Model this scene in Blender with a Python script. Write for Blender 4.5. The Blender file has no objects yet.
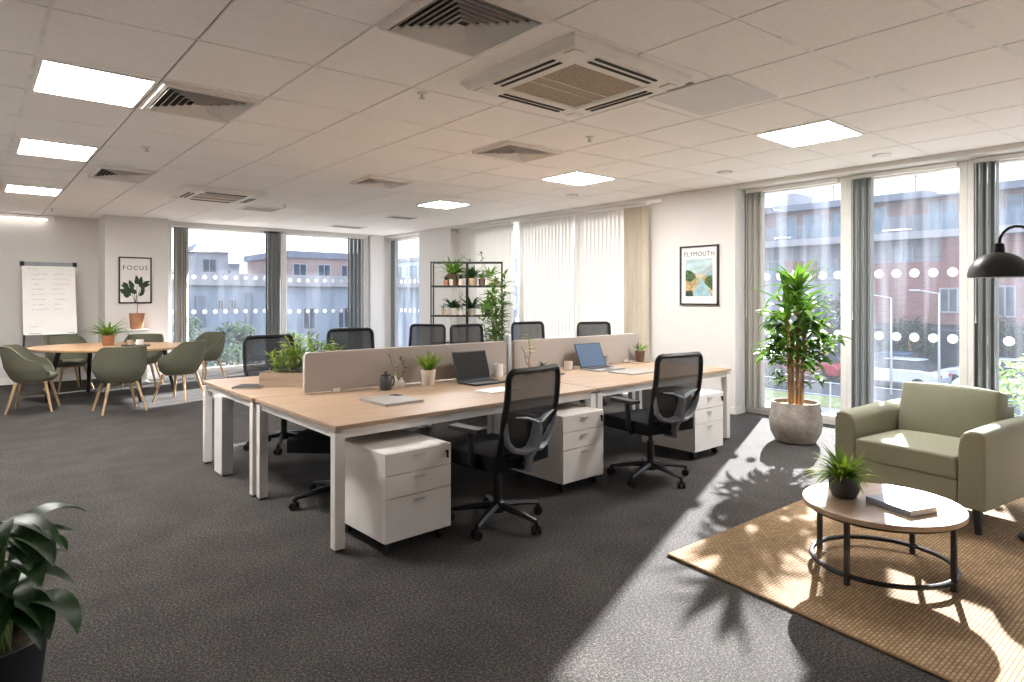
import bpy, bmesh, math, random
from mathutils import Vector, Matrix, Quaternion
PI = math.pi
sc = bpy.context.scene
COL = sc.collection
RA = (0.7608, -0.6490)      # direction across the picture (world x, y)

# ------------------------------------------------------------------ materials
def nt(name):
    m = bpy.data.materials.new(name); m.use_nodes = True
    t = m.node_tree; b = t.nodes['Principled BSDF']
    return m, t, b
def N(t, kind, **kw):
    n = t.nodes.new(kind)
    for k, v in kw.items():
        if k in n.inputs: n.inputs[k].default_value = v
        else: setattr(n, k, v)
    return n
def mat(name, col, rough=0.6, metal=0.0, ns=8.0, amt=0.12, bump=0.0, bs=None, stretch=None, spec=0.5, trans=0.0, sheen=0.0):
    m, t, b = nt(name)
    tc = N(t, 'ShaderNodeTexCoord'); src = tc.outputs['Object']
    if stretch:
        mp = N(t, 'ShaderNodeMapping'); mp.inputs['Scale'].default_value = stretch
        t.links.new(src, mp.inputs[0]); src = mp.outputs[0]
    nz = N(t, 'ShaderNodeTexNoise', Scale=ns, Detail=4.0)
    t.links.new(src, nz.inputs['Vector'])
    r = N(t, 'ShaderNodeValToRGB')
    lo = [max(0, c * (1 - amt)) for c in col]; hi = [min(1, c * (1 + amt)) for c in col]
    r.color_ramp.elements[0].position = .3; r.color_ramp.elements[1].position = .7
    r.color_ramp.elements[0].color = (*lo, 1); r.color_ramp.elements[1].color = (*hi, 1)
    t.links.new(nz.outputs['Fac'], r.inputs[0]); t.links.new(r.outputs[0], b.inputs['Base Color'])
    b.inputs['Roughness'].default_value = rough; b.inputs['Metallic'].default_value = metal
    b.inputs['Specular IOR Level'].default_value = spec
    if trans: b.inputs['Transmission Weight'].default_value = trans
    if sheen: b.inputs['Sheen Weight'].default_value = sheen
    if bump:
        n2 = N(t, 'ShaderNodeTexNoise', Scale=bs or ns * 4, Detail=2.0); t.links.new(src, n2.inputs['Vector'])
        bp = N(t, 'ShaderNodeBump', Strength=bump, Distance=.01); t.links.new(n2.outputs['Fac'], bp.inputs['Height'])
        t.links.new(bp.outputs[0], b.inputs['Normal'])
    return m
def leafmat(name, col, col2, ns=9.0, tl=.35):
    m, t, b = nt(name)
    tc = N(t, 'ShaderNodeTexCoord'); nz = N(t, 'ShaderNodeTexNoise', Scale=ns, Detail=2.0)
    t.links.new(tc.outputs['Object'], nz.inputs['Vector'])
    r = N(t, 'ShaderNodeValToRGB'); r.color_ramp.elements[0].position = .35; r.color_ramp.elements[1].position = .65
    r.color_ramp.elements[0].color = (*col, 1); r.color_ramp.elements[1].color = (*col2, 1)
    t.links.new(nz.outputs['Fac'], r.inputs[0]); t.links.new(r.outputs[0], b.inputs['Base Color'])
    b.inputs['Roughness'].default_value = .42
    tr = N(t, 'ShaderNodeBsdfTranslucent'); 
    hs = N(t, 'ShaderNodeHueSaturation', Value=1.6, Saturation=1.1); t.links.new(r.outputs[0], hs.inputs['Color'])
    t.links.new(hs.outputs[0], tr.inputs['Color'])
    mx = N(t, 'ShaderNodeMixShader'); mx.inputs[0].default_value = tl
    t.links.new(b.outputs[0], mx.inputs[1]); t.links.new(tr.outputs[0], mx.inputs[2])
    t.links.new(mx.outputs[0], t.nodes['Material Output'].inputs[0])
    return m
def wood(name, c1, c2, axis='X', scale=1.0, rough=.45):
    m, t, b = nt(name)
    tc = N(t, 'ShaderNodeTexCoord'); mp = N(t, 'ShaderNodeMapping')
    mp.inputs['Scale'].default_value = (1.2*scale, 14*scale, 14*scale) if axis == 'X' else ((14*scale, 14*scale, 1.2*scale) if axis == 'Z' else (14*scale, 1.2*scale, 14*scale))
    t.links.new(tc.outputs['Object'], mp.inputs[0])
    nz = N(t, 'ShaderNodeTexNoise', Scale=2.2, Detail=6.0, Distortion=.6); t.links.new(mp.outputs[0], nz.inputs['Vector'])
    r = N(t, 'ShaderNodeValToRGB'); r.color_ramp.elements[0].position = .3; r.color_ramp.elements[1].position = .72
    r.color_ramp.elements[0].color = (*c1, 1); r.color_ramp.elements[1].color = (*c2, 1)
    t.links.new(nz.outputs['Fac'], r.inputs[0]); t.links.new(r.outputs[0], b.inputs['Base Color'])
    b.inputs['Roughness'].default_value = rough
    return m
def carpet():
    m, t, b = nt('carpet')
    tc = N(t, 'ShaderNodeTexCoord')
    n1 = N(t, 'ShaderNodeTexNoise', Scale=190.0, Detail=2.0); n2 = N(t, 'ShaderNodeTexNoise', Scale=3.0, Detail=4.0)
    n3 = N(t, 'ShaderNodeTexNoise', Scale=80.0, Detail=2.0)
    for n in (n1, n2, n3): t.links.new(tc.outputs['Object'], n.inputs['Vector'])
    a = N(t, 'ShaderNodeMath', operation='MULTIPLY_ADD'); a.inputs[1].default_value = .6
    t.links.new(n1.outputs['Fac'], a.inputs[0]); 
    a2 = N(t, 'ShaderNodeMath', operation='MULTIPLY_ADD'); a2.inputs[1].default_value = .12; a2.inputs[2].default_value = -.06
    t.links.new(n2.outputs['Fac'], a2.inputs[0]); 
    a3 = N(t, 'ShaderNodeMath', operation='MULTIPLY_ADD'); a3.inputs[1].default_value = .4
    t.links.new(n3.outputs['Fac'], a3.inputs[0]); t.links.new(a2.outputs[0], a3.inputs[2]); t.links.new(a3.outputs[0], a.inputs[2])
    r = N(t, 'ShaderNodeValToRGB'); e = r.color_ramp.elements
    e[0].position = .38; e[0].color = (.026, .024, .0225, 1); e[1].position = .64; e[1].color = (.165, .152, .143, 1)
    k = e.new(.52); k.color = (.058, .054, .051, 1)
    t.links.new(a.outputs[0], r.inputs[0]); t.links.new(r.outputs[0], b.inputs['Base Color'])
    b.inputs['Roughness'].default_value = .95; b.inputs['Specular IOR Level'].default_value = .15
    bp = N(t, 'ShaderNodeBump', Strength=.5, Distance=.006); t.links.new(n1.outputs['Fac'], bp.inputs['Height']); t.links.new(bp.outputs[0], b.inputs['Normal'])
    return m
def jute():
    m, t, b = nt('jute')
    tc = N(t, 'ShaderNodeTexCoord')
    br = N(t, 'ShaderNodeTexBrick', Scale=1.0); br.offset = .5
    br.inputs['Brick Width'].default_value = .034; br.inputs['Row Height'].default_value = .017; br.inputs['Mortar Size'].default_value = .0032
    br.inputs['Mortar Smooth'].default_value = .6; br.inputs['Bias'].default_value = 0
    br.inputs['Color1'].default_value = (.43, .295, .17, 1); br.inputs['Color2'].default_value = (.30, .20, .11, 1); br.inputs['Mortar'].default_value = (.175, .115, .062, 1)
    t.links.new(tc.outputs['Object'], br.inputs['Vector'])
    nz = N(t, 'ShaderNodeTexNoise', Scale=5.0, Detail=5.0); t.links.new(tc.outputs['Object'], nz.inputs['Vector'])
    mx = N(t, 'ShaderNodeMix', data_type='RGBA', blend_type='OVERLAY'); mx.inputs['Factor'].default_value = .35
    t.links.new(br.outputs['Color'], mx.inputs['A']); t.links.new(nz.outputs['Fac'], mx.inputs['B'])
    t.links.new(mx.outputs['Result'], b.inputs['Base Color']); b.inputs['Roughness'].default_value = .9; b.inputs['Specular IOR Level'].default_value = .2
    bp = N(t, 'ShaderNodeBump', Strength=.5, Distance=.008); bp.invert = True; t.links.new(br.outputs['Fac'], bp.inputs['Height']); t.links.new(bp.outputs[0], b.inputs['Normal'])
    return m
def brick(name, c1, c2, mo, w=.45, h=.15, ms=.02, yz=True):
    m, t, b = nt(name)
    tc = N(t, 'ShaderNodeTexCoord'); sp = N(t, 'ShaderNodeSeparateXYZ'); cb = N(t, 'ShaderNodeCombineXYZ')
    t.links.new(tc.outputs['Object'], sp.inputs[0]); t.links.new(sp.outputs['Y' if yz else 'X'], cb.inputs['X']); t.links.new(sp.outputs['Z'], cb.inputs['Y'])
    br = N(t, 'ShaderNodeTexBrick', Scale=1.0)
    br.inputs['Brick Width'].default_value = w; br.inputs['Row Height'].default_value = h; br.inputs['Mortar Size'].default_value = ms
    br.inputs['Color1'].default_value = (*c1, 1); br.inputs['Color2'].default_value = (*c2, 1); br.inputs['Mortar'].default_value = (*mo, 1)
    t.links.new(cb.outputs[0], br.inputs['Vector']); t.links.new(br.outputs['Color'], b.inputs['Base Color']); b.inputs['Roughness'].default_value = .85
    return m
def see(name, col, alpha, rough=.6, gloss=None):
    """woven mesh or thin glass: part of the light passes straight through"""
    m, t, b = nt(name)
    b.inputs['Base Color'].default_value = (*col, 1); b.inputs['Roughness'].default_value = rough
    tr = N(t, 'ShaderNodeBsdfTransparent'); mx = N(t, 'ShaderNodeMixShader'); mx.inputs[0].default_value = alpha
    tc = N(t, 'ShaderNodeTexCoord'); nz = N(t, 'ShaderNodeTexNoise', Scale=6.0); t.links.new(tc.outputs['Object'], nz.inputs['Vector'])
    mr = N(t, 'ShaderNodeMapRange'); mr.inputs['To Min'].default_value = alpha * .92; mr.inputs['To Max'].default_value = min(1, alpha * 1.08)
    t.links.new(nz.outputs['Fac'], mr.inputs['Value']); t.links.new(mr.outputs[0], mx.inputs[0])
    t.links.new(tr.outputs[0], mx.inputs[1]); t.links.new(b.outputs[0], mx.inputs[2])
    t.links.new(mx.outputs[0], t.nodes['Material Output'].inputs[0])
    return m
def glass(name, tint, haze=.05):
    m, t, b = nt(name); t.nodes.remove(b)
    tr = N(t, 'ShaderNodeBsdfTransparent'); tr.inputs['Color'].default_value = (*tint, 1)
    df = N(t, 'ShaderNodeBsdfTranslucent'); df.inputs['Color'].default_value = (.78, .86, 1, 1)
    gl = N(t, 'ShaderNodeBsdfGlossy', Roughness=.02); fr = N(t, 'ShaderNodeFresnel', IOR=1.3)
    tc = N(t, 'ShaderNodeTexCoord'); mp = N(t, 'ShaderNodeMapping'); mp.inputs['Scale'].default_value = (3, 3, .25)
    nz = N(t, 'ShaderNodeTexNoise', Scale=2.0, Detail=3.0); t.links.new(tc.outputs['Object'], mp.inputs[0]); t.links.new(mp.outputs[0], nz.inputs['Vector'])  # vertical milky streaks mixed into the glass, standing for reflections and haze
    mr = N(t, 'ShaderNodeMapRange'); mr.inputs['From Min'].default_value = .45; mr.inputs['From Max'].default_value = .8; mr.inputs['To Min'].default_value = haze * .4; mr.inputs['To Max'].default_value = haze * 2.2
    t.links.new(nz.outputs['Fac'], mr.inputs['Value'])
    m1 = N(t, 'ShaderNodeMixShader'); t.links.new(mr.outputs[0], m1.inputs[0]); t.links.new(tr.outputs[0], m1.inputs[1]); t.links.new(df.outputs[0], m1.inputs[2])
    ge = N(t, 'ShaderNodeNewGeometry'); iv = N(t, 'ShaderNodeMath', operation='SUBTRACT'); iv.inputs[0].default_value = 1; t.links.new(ge.outputs['Backfacing'], iv.inputs[1])
    mu = N(t, 'ShaderNodeMath', operation='MULTIPLY'); t.links.new(fr.outputs[0], mu.inputs[0]); t.links.new(iv.outputs[0], mu.inputs[1])
    m2 = N(t, 'ShaderNodeMixShader'); t.links.new(mu.outputs[0], m2.inputs[0]); t.links.new(m1.outputs[0], m2.inputs[1]); t.links.new(gl.outputs[0], m2.inputs[2])
    t.links.new(m2.outputs[0], t.nodes['Material Output'].inputs[0])
    return m
def fabric_tl(name, col, tl=.5):
    m, t, b = nt(name); b.inputs['Roughness'].default_value = .9
    tc = N(t, 'ShaderNodeTexCoord'); nz = N(t, 'ShaderNodeTexNoise', Scale=120.0); t.links.new(tc.outputs['Object'], nz.inputs['Vector'])
    r = N(t, 'ShaderNodeValToRGB'); r.color_ramp.elements[0].color = (*[c * .94 for c in col], 1); r.color_ramp.elements[1].color = (*col, 1)
    t.links.new(nz.outputs['Fac'], r.inputs[0]); t.links.new(r.outputs[0], b.inputs['Base Color'])
    tr = N(t, 'ShaderNodeBsdfTranslucent'); t.links.new(r.outputs[0], tr.inputs['Color'])
    mx = N(t, 'ShaderNodeMixShader'); mx.inputs[0].default_value = tl
    t.links.new(b.outputs[0], mx.inputs[1]); t.links.new(tr.outputs[0], mx.inputs[2]); t.links.new(mx.outputs[0], t.nodes['Material Output'].inputs[0])
    return m
def emit(name, col, s):
    m, t, b = nt(name)
    b.inputs['Base Color'].default_value = (*col, 1); b.inputs['Emission Color'].default_value = (*col, 1); b.inputs['Emission Strength'].default_value = s
    tc = N(t, 'ShaderNodeTexCoord'); nz = N(t, 'ShaderNodeTexNoise', Scale=1.5); t.links.new(tc.outputs['Object'], nz.inputs['Vector'])
    mr = N(t, 'ShaderNodeMapRange'); mr.inputs['To Min'].default_value = s * .9; mr.inputs['To Max'].default_value = s * 1.1
    t.links.new(nz.outputs['Fac'], mr.inputs['Value']); t.links.new(mr.outputs[0], b.inputs['Emission Strength'])
    return m
M = dict(
 carpet=carpet(), jute=jute(),
 wall=mat('wall_paint', (.72, .70, .68), .85, ns=2, amt=.02),
 ceil=mat('ceiling_tile', (.92, .89, .87), .95, ns=60, amt=.04, bump=.1, bs=180),
 groove=mat('ceiling_groove', (.33, .3, .28), .9), tbar=mat('white_tbar', (.86, .84, .82), .6),
 wframe=mat('white_frame', (.84, .83, .81), .45, amt=.03), alu=mat('aluminium', (.55, .56, .57), .35, .8, amt=.05),
 vent=mat('vent_white', (.76, .71, .66), .5, amt=.04), ventdark=mat('vent_dark', (.04, .037, .034), .9), acgrille=mat('ac_filter', (.42, .34, .25), .85, ns=40, amt=.15),
 acwhite=mat('ac_plastic', (.8, .76, .70), .4, amt=.03),
 lamp=emit('light_panel', (1, .97, .94), 21.0), strip=emit('strip_light', (1, .95, .88), 1.6),
 desk=wood('desk_oak', (.345, .235, .155), (.47, .335, .23), 'X', .8, .42), table=wood('meeting_oak', (.42, .24, .12), (.58, .36, .19), 'X', .9, .35),
 legwood=wood('leg_oak', (.42, .26, .13), (.6, .4, .22), 'Z', 1.6, .5), cwood=wood('coffee_oak', (.35, .24, .155), (.46, .325, .22), 'X', .9, .38),
 edge=mat('tabletop_edge', (.28, .19, .12), .6, ns=20),
 white=mat('white_steel', (.80, .77, .74), .42, amt=.02), ped=mat('pedestal_white', (.80, .77, .74), .48, amt=.02), chrome=mat('chrome', (.6, .6, .6), .25, 1.0, amt=.03),
 screen=mat('screen_felt', (.46, .41, .375), .95, ns=300, amt=.2, bump=.15, bs=400),
 black=mat('black_plastic', (.010, .010, .011), .5, amt=.15, spec=.3), fabric=mat('black_fabric', (.009, .009, .010), .95, spec=.15, ns=90, amt=.3, bump=.2, bs=300), bmetal=mat('black_metal', (.02, .02, .022), .42, .3, amt=.1),
 grey=mat('grey_plastic', (.24, .26, .295), .4, amt=.08), mesh=see('chair_mesh', (.02, .02, .023), .64),
 green=mat('sage_fabric', (.275, .275, .195), .9, ns=140, amt=.1, bump=.12, bs=350, sheen=.1), olive=mat('olive_felt', (.13, .13, .088), .92, ns=120, amt=.12, bump=.1, bs=300),
 slat=fabric_tl('blind_slat', (.55, .53, .49), .28), slatdark=fabric_tl('blind_slat_grey', (.38, .40, .405), .2), slatw=fabric_tl('blind_slat_white', (.84, .83, .81), .2), slatb=fabric_tl('blind_slat_beige', (.66, .59, .48), .15),
 glass=glass('window_glass', (.92, .95, 1.0), .022), dot=fabric_tl('white_film', (.95, .96, .97), .3), 
 soil=mat('soil', (.05, .032, .02), .95, ns=60, amt=.5, bump=.5), bark=mat('cane', (.36, .22, .11), .8, ns=30, amt=.35, stretch=(1, 1, .3)), concrete=mat('concrete_pot', (.36, .32, .285), .9, ns=14, amt=.22, bump=.4, bs=40),
 pebble=mat('tan_pebbles', (.42, .3, .2), .9, ns=70, amt=.4, bump=.8, bs=70),
 terracotta=mat('terracotta', (.42, .20, .10), .8, ns=12), cream=mat('cream_ceramic', (.72, .66, .58), .5, ns=14, amt=.05), tan=mat('tan_ceramic', (.48, .35, .25), .7, ns=14), brown=mat('brown_ceramic', (.16, .09, .06), .6), wbox=wood('planter_wood', (.30, .22, .16), (.42, .32, .25), 'X', 1.2, .7),
 charcoal=mat('charcoal_pot', (.035, .032, .033), .55, ns=20), navypot=mat('dark_pot', (.012, .014, .018), .5),
 fern=leafmat('fern_leaf', (.055, .14, .02), (.17, .30, .045)), fern2=leafmat('bright_leaf', (.10, .20, .025), (.28, .36, .06)), dark=leafmat('dark_leaf', (.010, .036, .012), (.03, .08, .02), tl=.2), drac=leafmat('cane_leaf', (.035, .095, .016), (.12, .22, .035), 5, tl=.3), bush=leafmat('bush_leaf', (.06, .10, .045), (.12, .17, .07), 3), palegreen=leafmat('pale_leaf', (.14, .22, .06), (.3, .38, .12)), tree=leafmat('tree_leaf', (.03, .055, .035), (.07, .10, .05), 2),
 stemg=mat('green_stem', (.14, .2, .06), .6), twig=mat('dry_twig', (.12, .07, .04), .8), petal=mat('cream_petal', (.8, .72, .58), .6), blossom=mat('white_petal', (.85, .85, .8), .6),
 laptop=mat('laptop_black', (.02, .021, .024), .35, .2, amt=.08), lscreen=mat('dark_screen', (.012, .013, .016), .12, amt=.1, ns=2), lblue=emit('blue_screen', (.06, .10, .17), .10), key=mat('keys', (.012, .012, .013), .6), silver=mat('silver_lid', (.45, .45, .46), .35, .6),
 paper=mat('paper', (.80, .78, .76), .8, amt=.02), ink=mat('ink', (.16, .16, .19), .8), cover=mat('grey_cover', (.34, .325, .31), .6, amt=.06), coverd=mat('dark_cover', (.05, .045, .045), .6), pages=mat('pages', (.72, .66, .58), .8, ns=200, amt=.1), bookgrey=mat('book_cover', (.20, .21, .24), .3, ns=3, amt=.12),
 pframe=mat('poster_frame', (.02, .015, .013), .45), print_dark=mat('print_leaf', (.03, .055, .03), .8, ns=30, amt=.5), lettering=mat('lettering', (.06, .06, .07), .8),
 p_sky=mat('print_sky', (.42, .55, .58), .8, ns=5, amt=.25, stretch=(1, 1, 3)), p_hill=mat('print_hill', (.22, .33, .36), .8, ns=9, amt=.3), p_hill2=mat('print_far', (.36, .44, .46), .8), p_field=mat('print_field', (.45, .33, .16), .8, ns=20, amt=.4), p_wood=mat('print_wood', (.07, .12, .05), .8, ns=30, amt=.6), p_water=mat('print_water', (.30, .48, .52), .8, ns=12, amt=.25), p_sand=mat('print_sand', (.6, .45, .32), .8),
 rack=mat('rack_steel', (.02, .02, .02), .5, .4), shelfw=wood('shelf_wood', (.33, .22, .13), (.48, .33, .2), 'X', 1.0, .6), flame=mat('lamp_inner', (.75, .72, .66), .5),
 facade=brick('facade_panel', (.24, .24, .27), (.22, .22, .25), (.18, .18, .21), 2.4, 1.3, .03), redbrick=brick('red_brick', (.24, .11, .095), (.20, .09, .08), (.2, .14, .13)), greybr=mat('plinth_dark', (.045, .055, .065), .8, ns=.6, amt=.5), conc=mat('concrete_band', (.28, .27, .28), .8, ns=.8), wglass=mat('pane_blue', (.14, .19, .235), .12, ns=.9, amt=.35), wgdark=mat('pane_dark', (.04, .055, .075), .12, ns=.9, amt=.4), balg=see('balcony_glass', (.14, .2, .25), .35, .15), roofm=mat('roof_grey', (.15, .165, .2), .8, ns=1), bluewall=mat('blue_render', (.23, .265, .31), .8, ns=.4, amt=.1), pinkwall=mat('pink_render', (.26, .19, .17), .8, ns=.6), paleb=mat('pale_render', (.3, .3, .31), .8, ns=.5), hillm=mat('hill', (.13, .155, .185), .9, ns=.05, amt=.2),
 asphalt=mat('asphalt', (.055, .055, .06), .9, ns=2, amt=.2), paving=mat('paving', (.30, .265, .22), .9, ns=2, amt=.12), lawn=mat('lawn', (.22, .24, .08), .95, ns=6, amt=.4), carw=mat('car_white', (.62, .63, .65), .2, ns=1), carb=mat('car_blue', (.08, .14, .24), .2), carr=mat('car_red', (.4, .05, .06), .2), carg=mat('car_grey', (.18, .19, .21), .2, .4), tyre=mat('tyre', (.02, .02, .02), .8), cglass=mat('car_glass', (.03, .04, .05), .08), redl=mat('tail_light', (.5, .03, .03), .3), bulb=mat('lamp_head', (.7, .72, .75), .4),
)

# ------------------------------------------------------------------ mesh builder
class MB:
    def __init__(s): s.v = []; s.f = []; s.m = []
    def add(s, vs, fs, mi=0):
        o = len(s.v); s.v += [tuple(v) for v in vs]
        for f in fs: s.f.append([o + i for i in f]); s.m.append(mi)
        return s
    def box(s, c, d, rz=0, mi=0, rx=0, ry=0):
        R = Matrix.Rotation(rz, 3, 'Z') @ Matrix.Rotation(ry, 3, 'Y') @ Matrix.Rotation(rx, 3, 'X'); C = Vector(c)
        vs = [C + R @ Vector((x * d[0] / 2, y * d[1] / 2, z * d[2] / 2)) for z in (-1, 1) for x, y in ((-1, -1), (1, -1), (1, 1), (-1, 1))]
        return s.add(vs, [(3, 2, 1, 0), (4, 5, 6, 7), (0, 1, 5, 4), (1, 2, 6, 5), (2, 3, 7, 6), (3, 0, 4, 7)], mi)
    def bb(s, x0, x1, y0, y1, z0, z1, mi=0):
        return s.box(((x0 + x1) / 2, (y0 + y1) / 2, (z0 + z1) / 2), (x1 - x0, y1 - y0, z1 - z0), 0, mi)
    def taper(s, p0, p1, a, b, mi=0):
        """square-section bar between two points, half-sizes a then b"""
        return s.tube([p0, p1], [a * 1.3, b * 1.3], 4, mi, rot=PI / 4)
    def tube(s, pts, r, n=8, mi=0, closed=False, rot=0.0, flat=1.0, up=None):
        P = [Vector(p) for p in pts]; k = len(P); R = r if isinstance(r, (list, tuple)) else [r] * k
        vs = []; ref = None
        for i in range(k):
            if closed: t = P[(i + 1) % k] - P[i - 1]
            else: t = P[min(i + 1, k - 1)] - P[max(i - 1, 0)]
            t.normalize()
            if up is not None: ref = Vector(up)
            if ref is None: ref = Vector((0, 0, 1)) if abs(t.z) < .9 else Vector((1, 0, 0))
            a = t.cross(ref)
            if a.length < 1e-5: a = t.cross(Vector((.3, .9, .2)))
            a.normalize(); b = a.cross(t); b.normalize()
            if up is None: ref = b
            for j in range(n):
                q = 2 * PI * j / n + rot
                vs.append(P[i] + R[i] * (math.cos(q) * a + math.sin(q) * flat * b))
        fs = []
        for i in range(k if closed else k - 1):
            for j in range(n):
                i2 = (i + 1) % k
                fs.append((i * n + j, i * n + (j + 1) % n, i2 * n + (j + 1) % n, i2 * n + j))
        if not closed: fs += [tuple(range(n))[::-1], tuple((k - 1) * n + j for j in range(n))]
        return s.add(vs, fs, mi)
    def lathe(s, prof, n=24, c=(0, 0, 0), mi=0, sx=1, sy=1):
        vs = []; C = Vector(c)
        for r, z in prof:
            for j in range(n):
                q = 2 * PI * j / n; vs.append(C + Vector((r * math.cos(q) * sx, r * math.sin(q) * sy, z)))
        k = len(prof); fs = []
        for i in range(k - 1):
            for j in range(n): fs.append((i * n + j, i * n + (j + 1) % n, (i + 1) * n + (j + 1) % n, (i + 1) * n + j))
        fs += [tuple(range(n))[::-1], tuple((k - 1) * n + j for j in range(n))]
        return s.add(vs, fs, mi)
    def prism(s, out, z0, z1, mi=0):
        n = len(out); vs = [(x, y, z0) for x, y in out] + [(x, y, z1) for x, y in out]
        return s.add(vs, [tuple(range(n))[::-1], tuple(range(n, 2 * n))] + [(i, (i + 1) % n, n + (i + 1) % n, n + i) for i in range(n)], mi)
    def poly(s, pts, mi=0): return s.add(pts, [tuple(range(len(pts)))], mi)
    def shell(s, fn, nu, nv, th, mi=0):
        """thick sheet from fn(u,v), closed at its border"""
        g = [[Vector(fn(i / nu, j / nv)) for j in range(nv + 1)] for i in range(nu + 1)]
        A = []; B = []
        for i in range(nu + 1):
            for j in range(nv + 1):
                du = g[min(i + 1, nu)][j] - g[max(i - 1, 0)][j]; dv = g[i][min(j + 1, nv)] - g[i][max(j - 1, 0)]
                n = du.cross(dv); n = n.normalized() if n.length > 1e-9 else Vector((0, 0, 1))
                A.append(g[i][j] + n * th / 2); B.append(g[i][j] - n * th / 2)
        w = nv + 1; o = len(A); fs = []
        for i in range(nu):
            for j in range(nv):
                q = (i * w + j, (i + 1) * w + j, (i + 1) * w + j + 1, i * w + j + 1)
                fs.append(q); fs.append(tuple(o + k for k in q[::-1]))
        bd = [(i, 0) for i in range(nu)] + [(nu, j) for j in range(nv)] + [(i, nv) for i in range(nu, 0, -1)] + [(0, j) for j in range(nv, 0, -1)]
        for a, b in zip(bd, bd[1:] + bd[:1]):
            ia = a[0] * w + a[1]; ib = b[0] * w + b[1]; fs.append((ib, ia, o + ia, o + ib))
        return s.add(A + B, fs, mi)
    def leaf(s, base, az, el, L, W, droop, n=6, fold=.25, mi=0, sh=.65, twist=0.0):
        """arching blade: starts at elevation el, bends down by droop along its length"""
        P = Vector(base); e = el; dl = L / n; vs = []
        hd = Vector((math.cos(az), math.sin(az), 0)); sd = Vector((-math.sin(az), math.cos(az), 0))
        for i in range(n + 1):
            t = i / n; w = W / 2 * max(.03, math.sin(PI * min(1, t ** sh * .97 + .03)) ** .8)
            d = hd * math.cos(e) + Vector((0, 0, math.sin(e))); up = Vector((0, 0, math.cos(e))) - hd * math.sin(e)
            s2 = sd * math.cos(twist * t) + up * math.sin(twist * t); up2 = up * math.cos(twist * t) - sd * math.sin(twist * t)
            vs += [P + s2 * w + up2 * w * fold * 2, P, P - s2 * w + up2 * w * fold * 2]
            P = P + d * dl; e -= droop / n
        fs = []
        for i in range(n):
            a = i * 3; fs += [(a, a + 1, a + 4, a + 3), (a + 1, a + 2, a + 5, a + 4)]
        return s.add(vs, fs, mi)
    def build(s, name, mats, parent=None, smooth=True, bevel=0.0, segs=2, loc=None, angle=35):
        me = bpy.data.meshes.new(name); me.from_pydata(s.v, [], s.f)
        for m in (mats if isinstance(mats, (list, tuple)) else [mats]): me.materials.append(M[m] if isinstance(m, str) else m)
        me.polygons.foreach_set('material_index', s.m)
        if smooth:
            me.polygons.foreach_set('use_smooth', [True] * len(s.f)); me.update(); me.set_sharp_from_angle(angle=math.radians(angle))
        me.update()
        o = bpy.data.objects.new(name, me); COL.objects.link(o)
        if parent is not None: o.parent = parent
        if loc is not None: o.location = loc
        if bevel:
            b = o.modifiers.new('bevel', 'BEVEL'); b.width = bevel; b.segments = segs; b.limit_method = 'ANGLE'; b.angle_limit = math.radians(40)
        return o
def tag(o, label=None, cat=None, group=None, kind=None):
    if label: o['label'] = label
    if cat: o['category'] = cat
    if group: o['group'] = group
    if kind: o['kind'] = kind
    return o
def thing(name, label, cat, loc=(0, 0, 0), rz=0.0, group=None, scale=1.0):
    o = bpy.data.objects.new(name, None); COL.objects.link(o); o.empty_display_size = .1
    o.location = loc; o.rotation_euler = (0, 0, rz); o.scale = (scale,) * 3
    return tag(o, label, cat, group)
def struct(o): o['kind'] = 'structure'; return o
def copy_tree(o, parent=None):
    c = o.copy(); COL.objects.link(c)
    if parent is not None: c.parent = parent
    for ch in KIDS.get(o.name, []) : copy_tree(ch, c)
    return c
KIDS = {}
def index_kids():
    KIDS.clear()
    for o in COL.objects:
        if o.parent: KIDS.setdefault(o.parent.name, []).append(o)
def dup(src, label, loc, rz=None, scale=None, group=None):
    index_kids(); c = copy_tree(src); c.location = loc
    if rz is not None: c.rotation_euler = (0, 0, rz)
    if scale: c.scale = (scale,) * 3
    if label: c['label'] = label
    if group: c['group'] = group
    return c
def rbox(name, d, r, mats, parent=None, bulge=0.0, loc=(0, 0, 0), segs=4, top_only=True, rot=None):
    """softly padded box centred on its own origin"""
    b = MB(); n = 8
    def face(fix, s):
        vs = []; fs = []
        for i in range(n + 1):
            for j in range(n + 1):
                u, w = 2 * i / n - 1, 2 * j / n - 1
                p = [0, 0, 0]; ax = [k for k in range(3) if k != fix]
                p[ax[0]] = u; p[ax[1]] = w; p[fix] = s; vs.append(p)
        for i in range(n):
            for j in range(n):
                q = [i * (n + 1) + j, (i + 1) * (n + 1) + j, (i + 1) * (n + 1) + j + 1, i * (n + 1) + j + 1]
                if (s > 0) == (fix == 1): q = q[::-1]
                fs.append(q)
        b.add(vs, fs)
    for fx in range(3):
        for s in (-1, 1): face(fx, s)
    out = []
    for p in b.v:
        q = [p[k] * d[k] / 2 for k in range(3)]
        if bulge:
            for k in range(3):
                a, c = [p[m] for m in range(3) if m != k]
                if k == 2 or not top_only: q[k] += p[k] * bulge * (1 - a * a) * (1 - c * c)
        out.append(tuple(q))
    b.v = out
    me = bpy.data.meshes.new(name); me.from_pydata(b.v, [], b.f); bm = bmesh.new(); bm.from_mesh(me)
    bmesh.ops.remove_doubles(bm, verts=bm.verts, dist=1e-5); bmesh.ops.recalc_face_normals(bm, faces=bm.faces)
    bm.to_mesh(me); bm.free(); me.materials.append(M[mats]); me.polygons.foreach_set('use_smooth', [True] * len(me.polygons))
    o = bpy.data.objects.new(name, me); COL.objects.link(o); o.location = loc
    if rot: o.rotation_euler = rot
    if parent is not None: o.parent = parent
    if r:
        m = o.modifiers.new('bevel', 'BEVEL'); m.width = r; m.segments = segs; m.limit_method = 'ANGLE'; m.angle_limit = math.radians(50)
    return o
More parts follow.
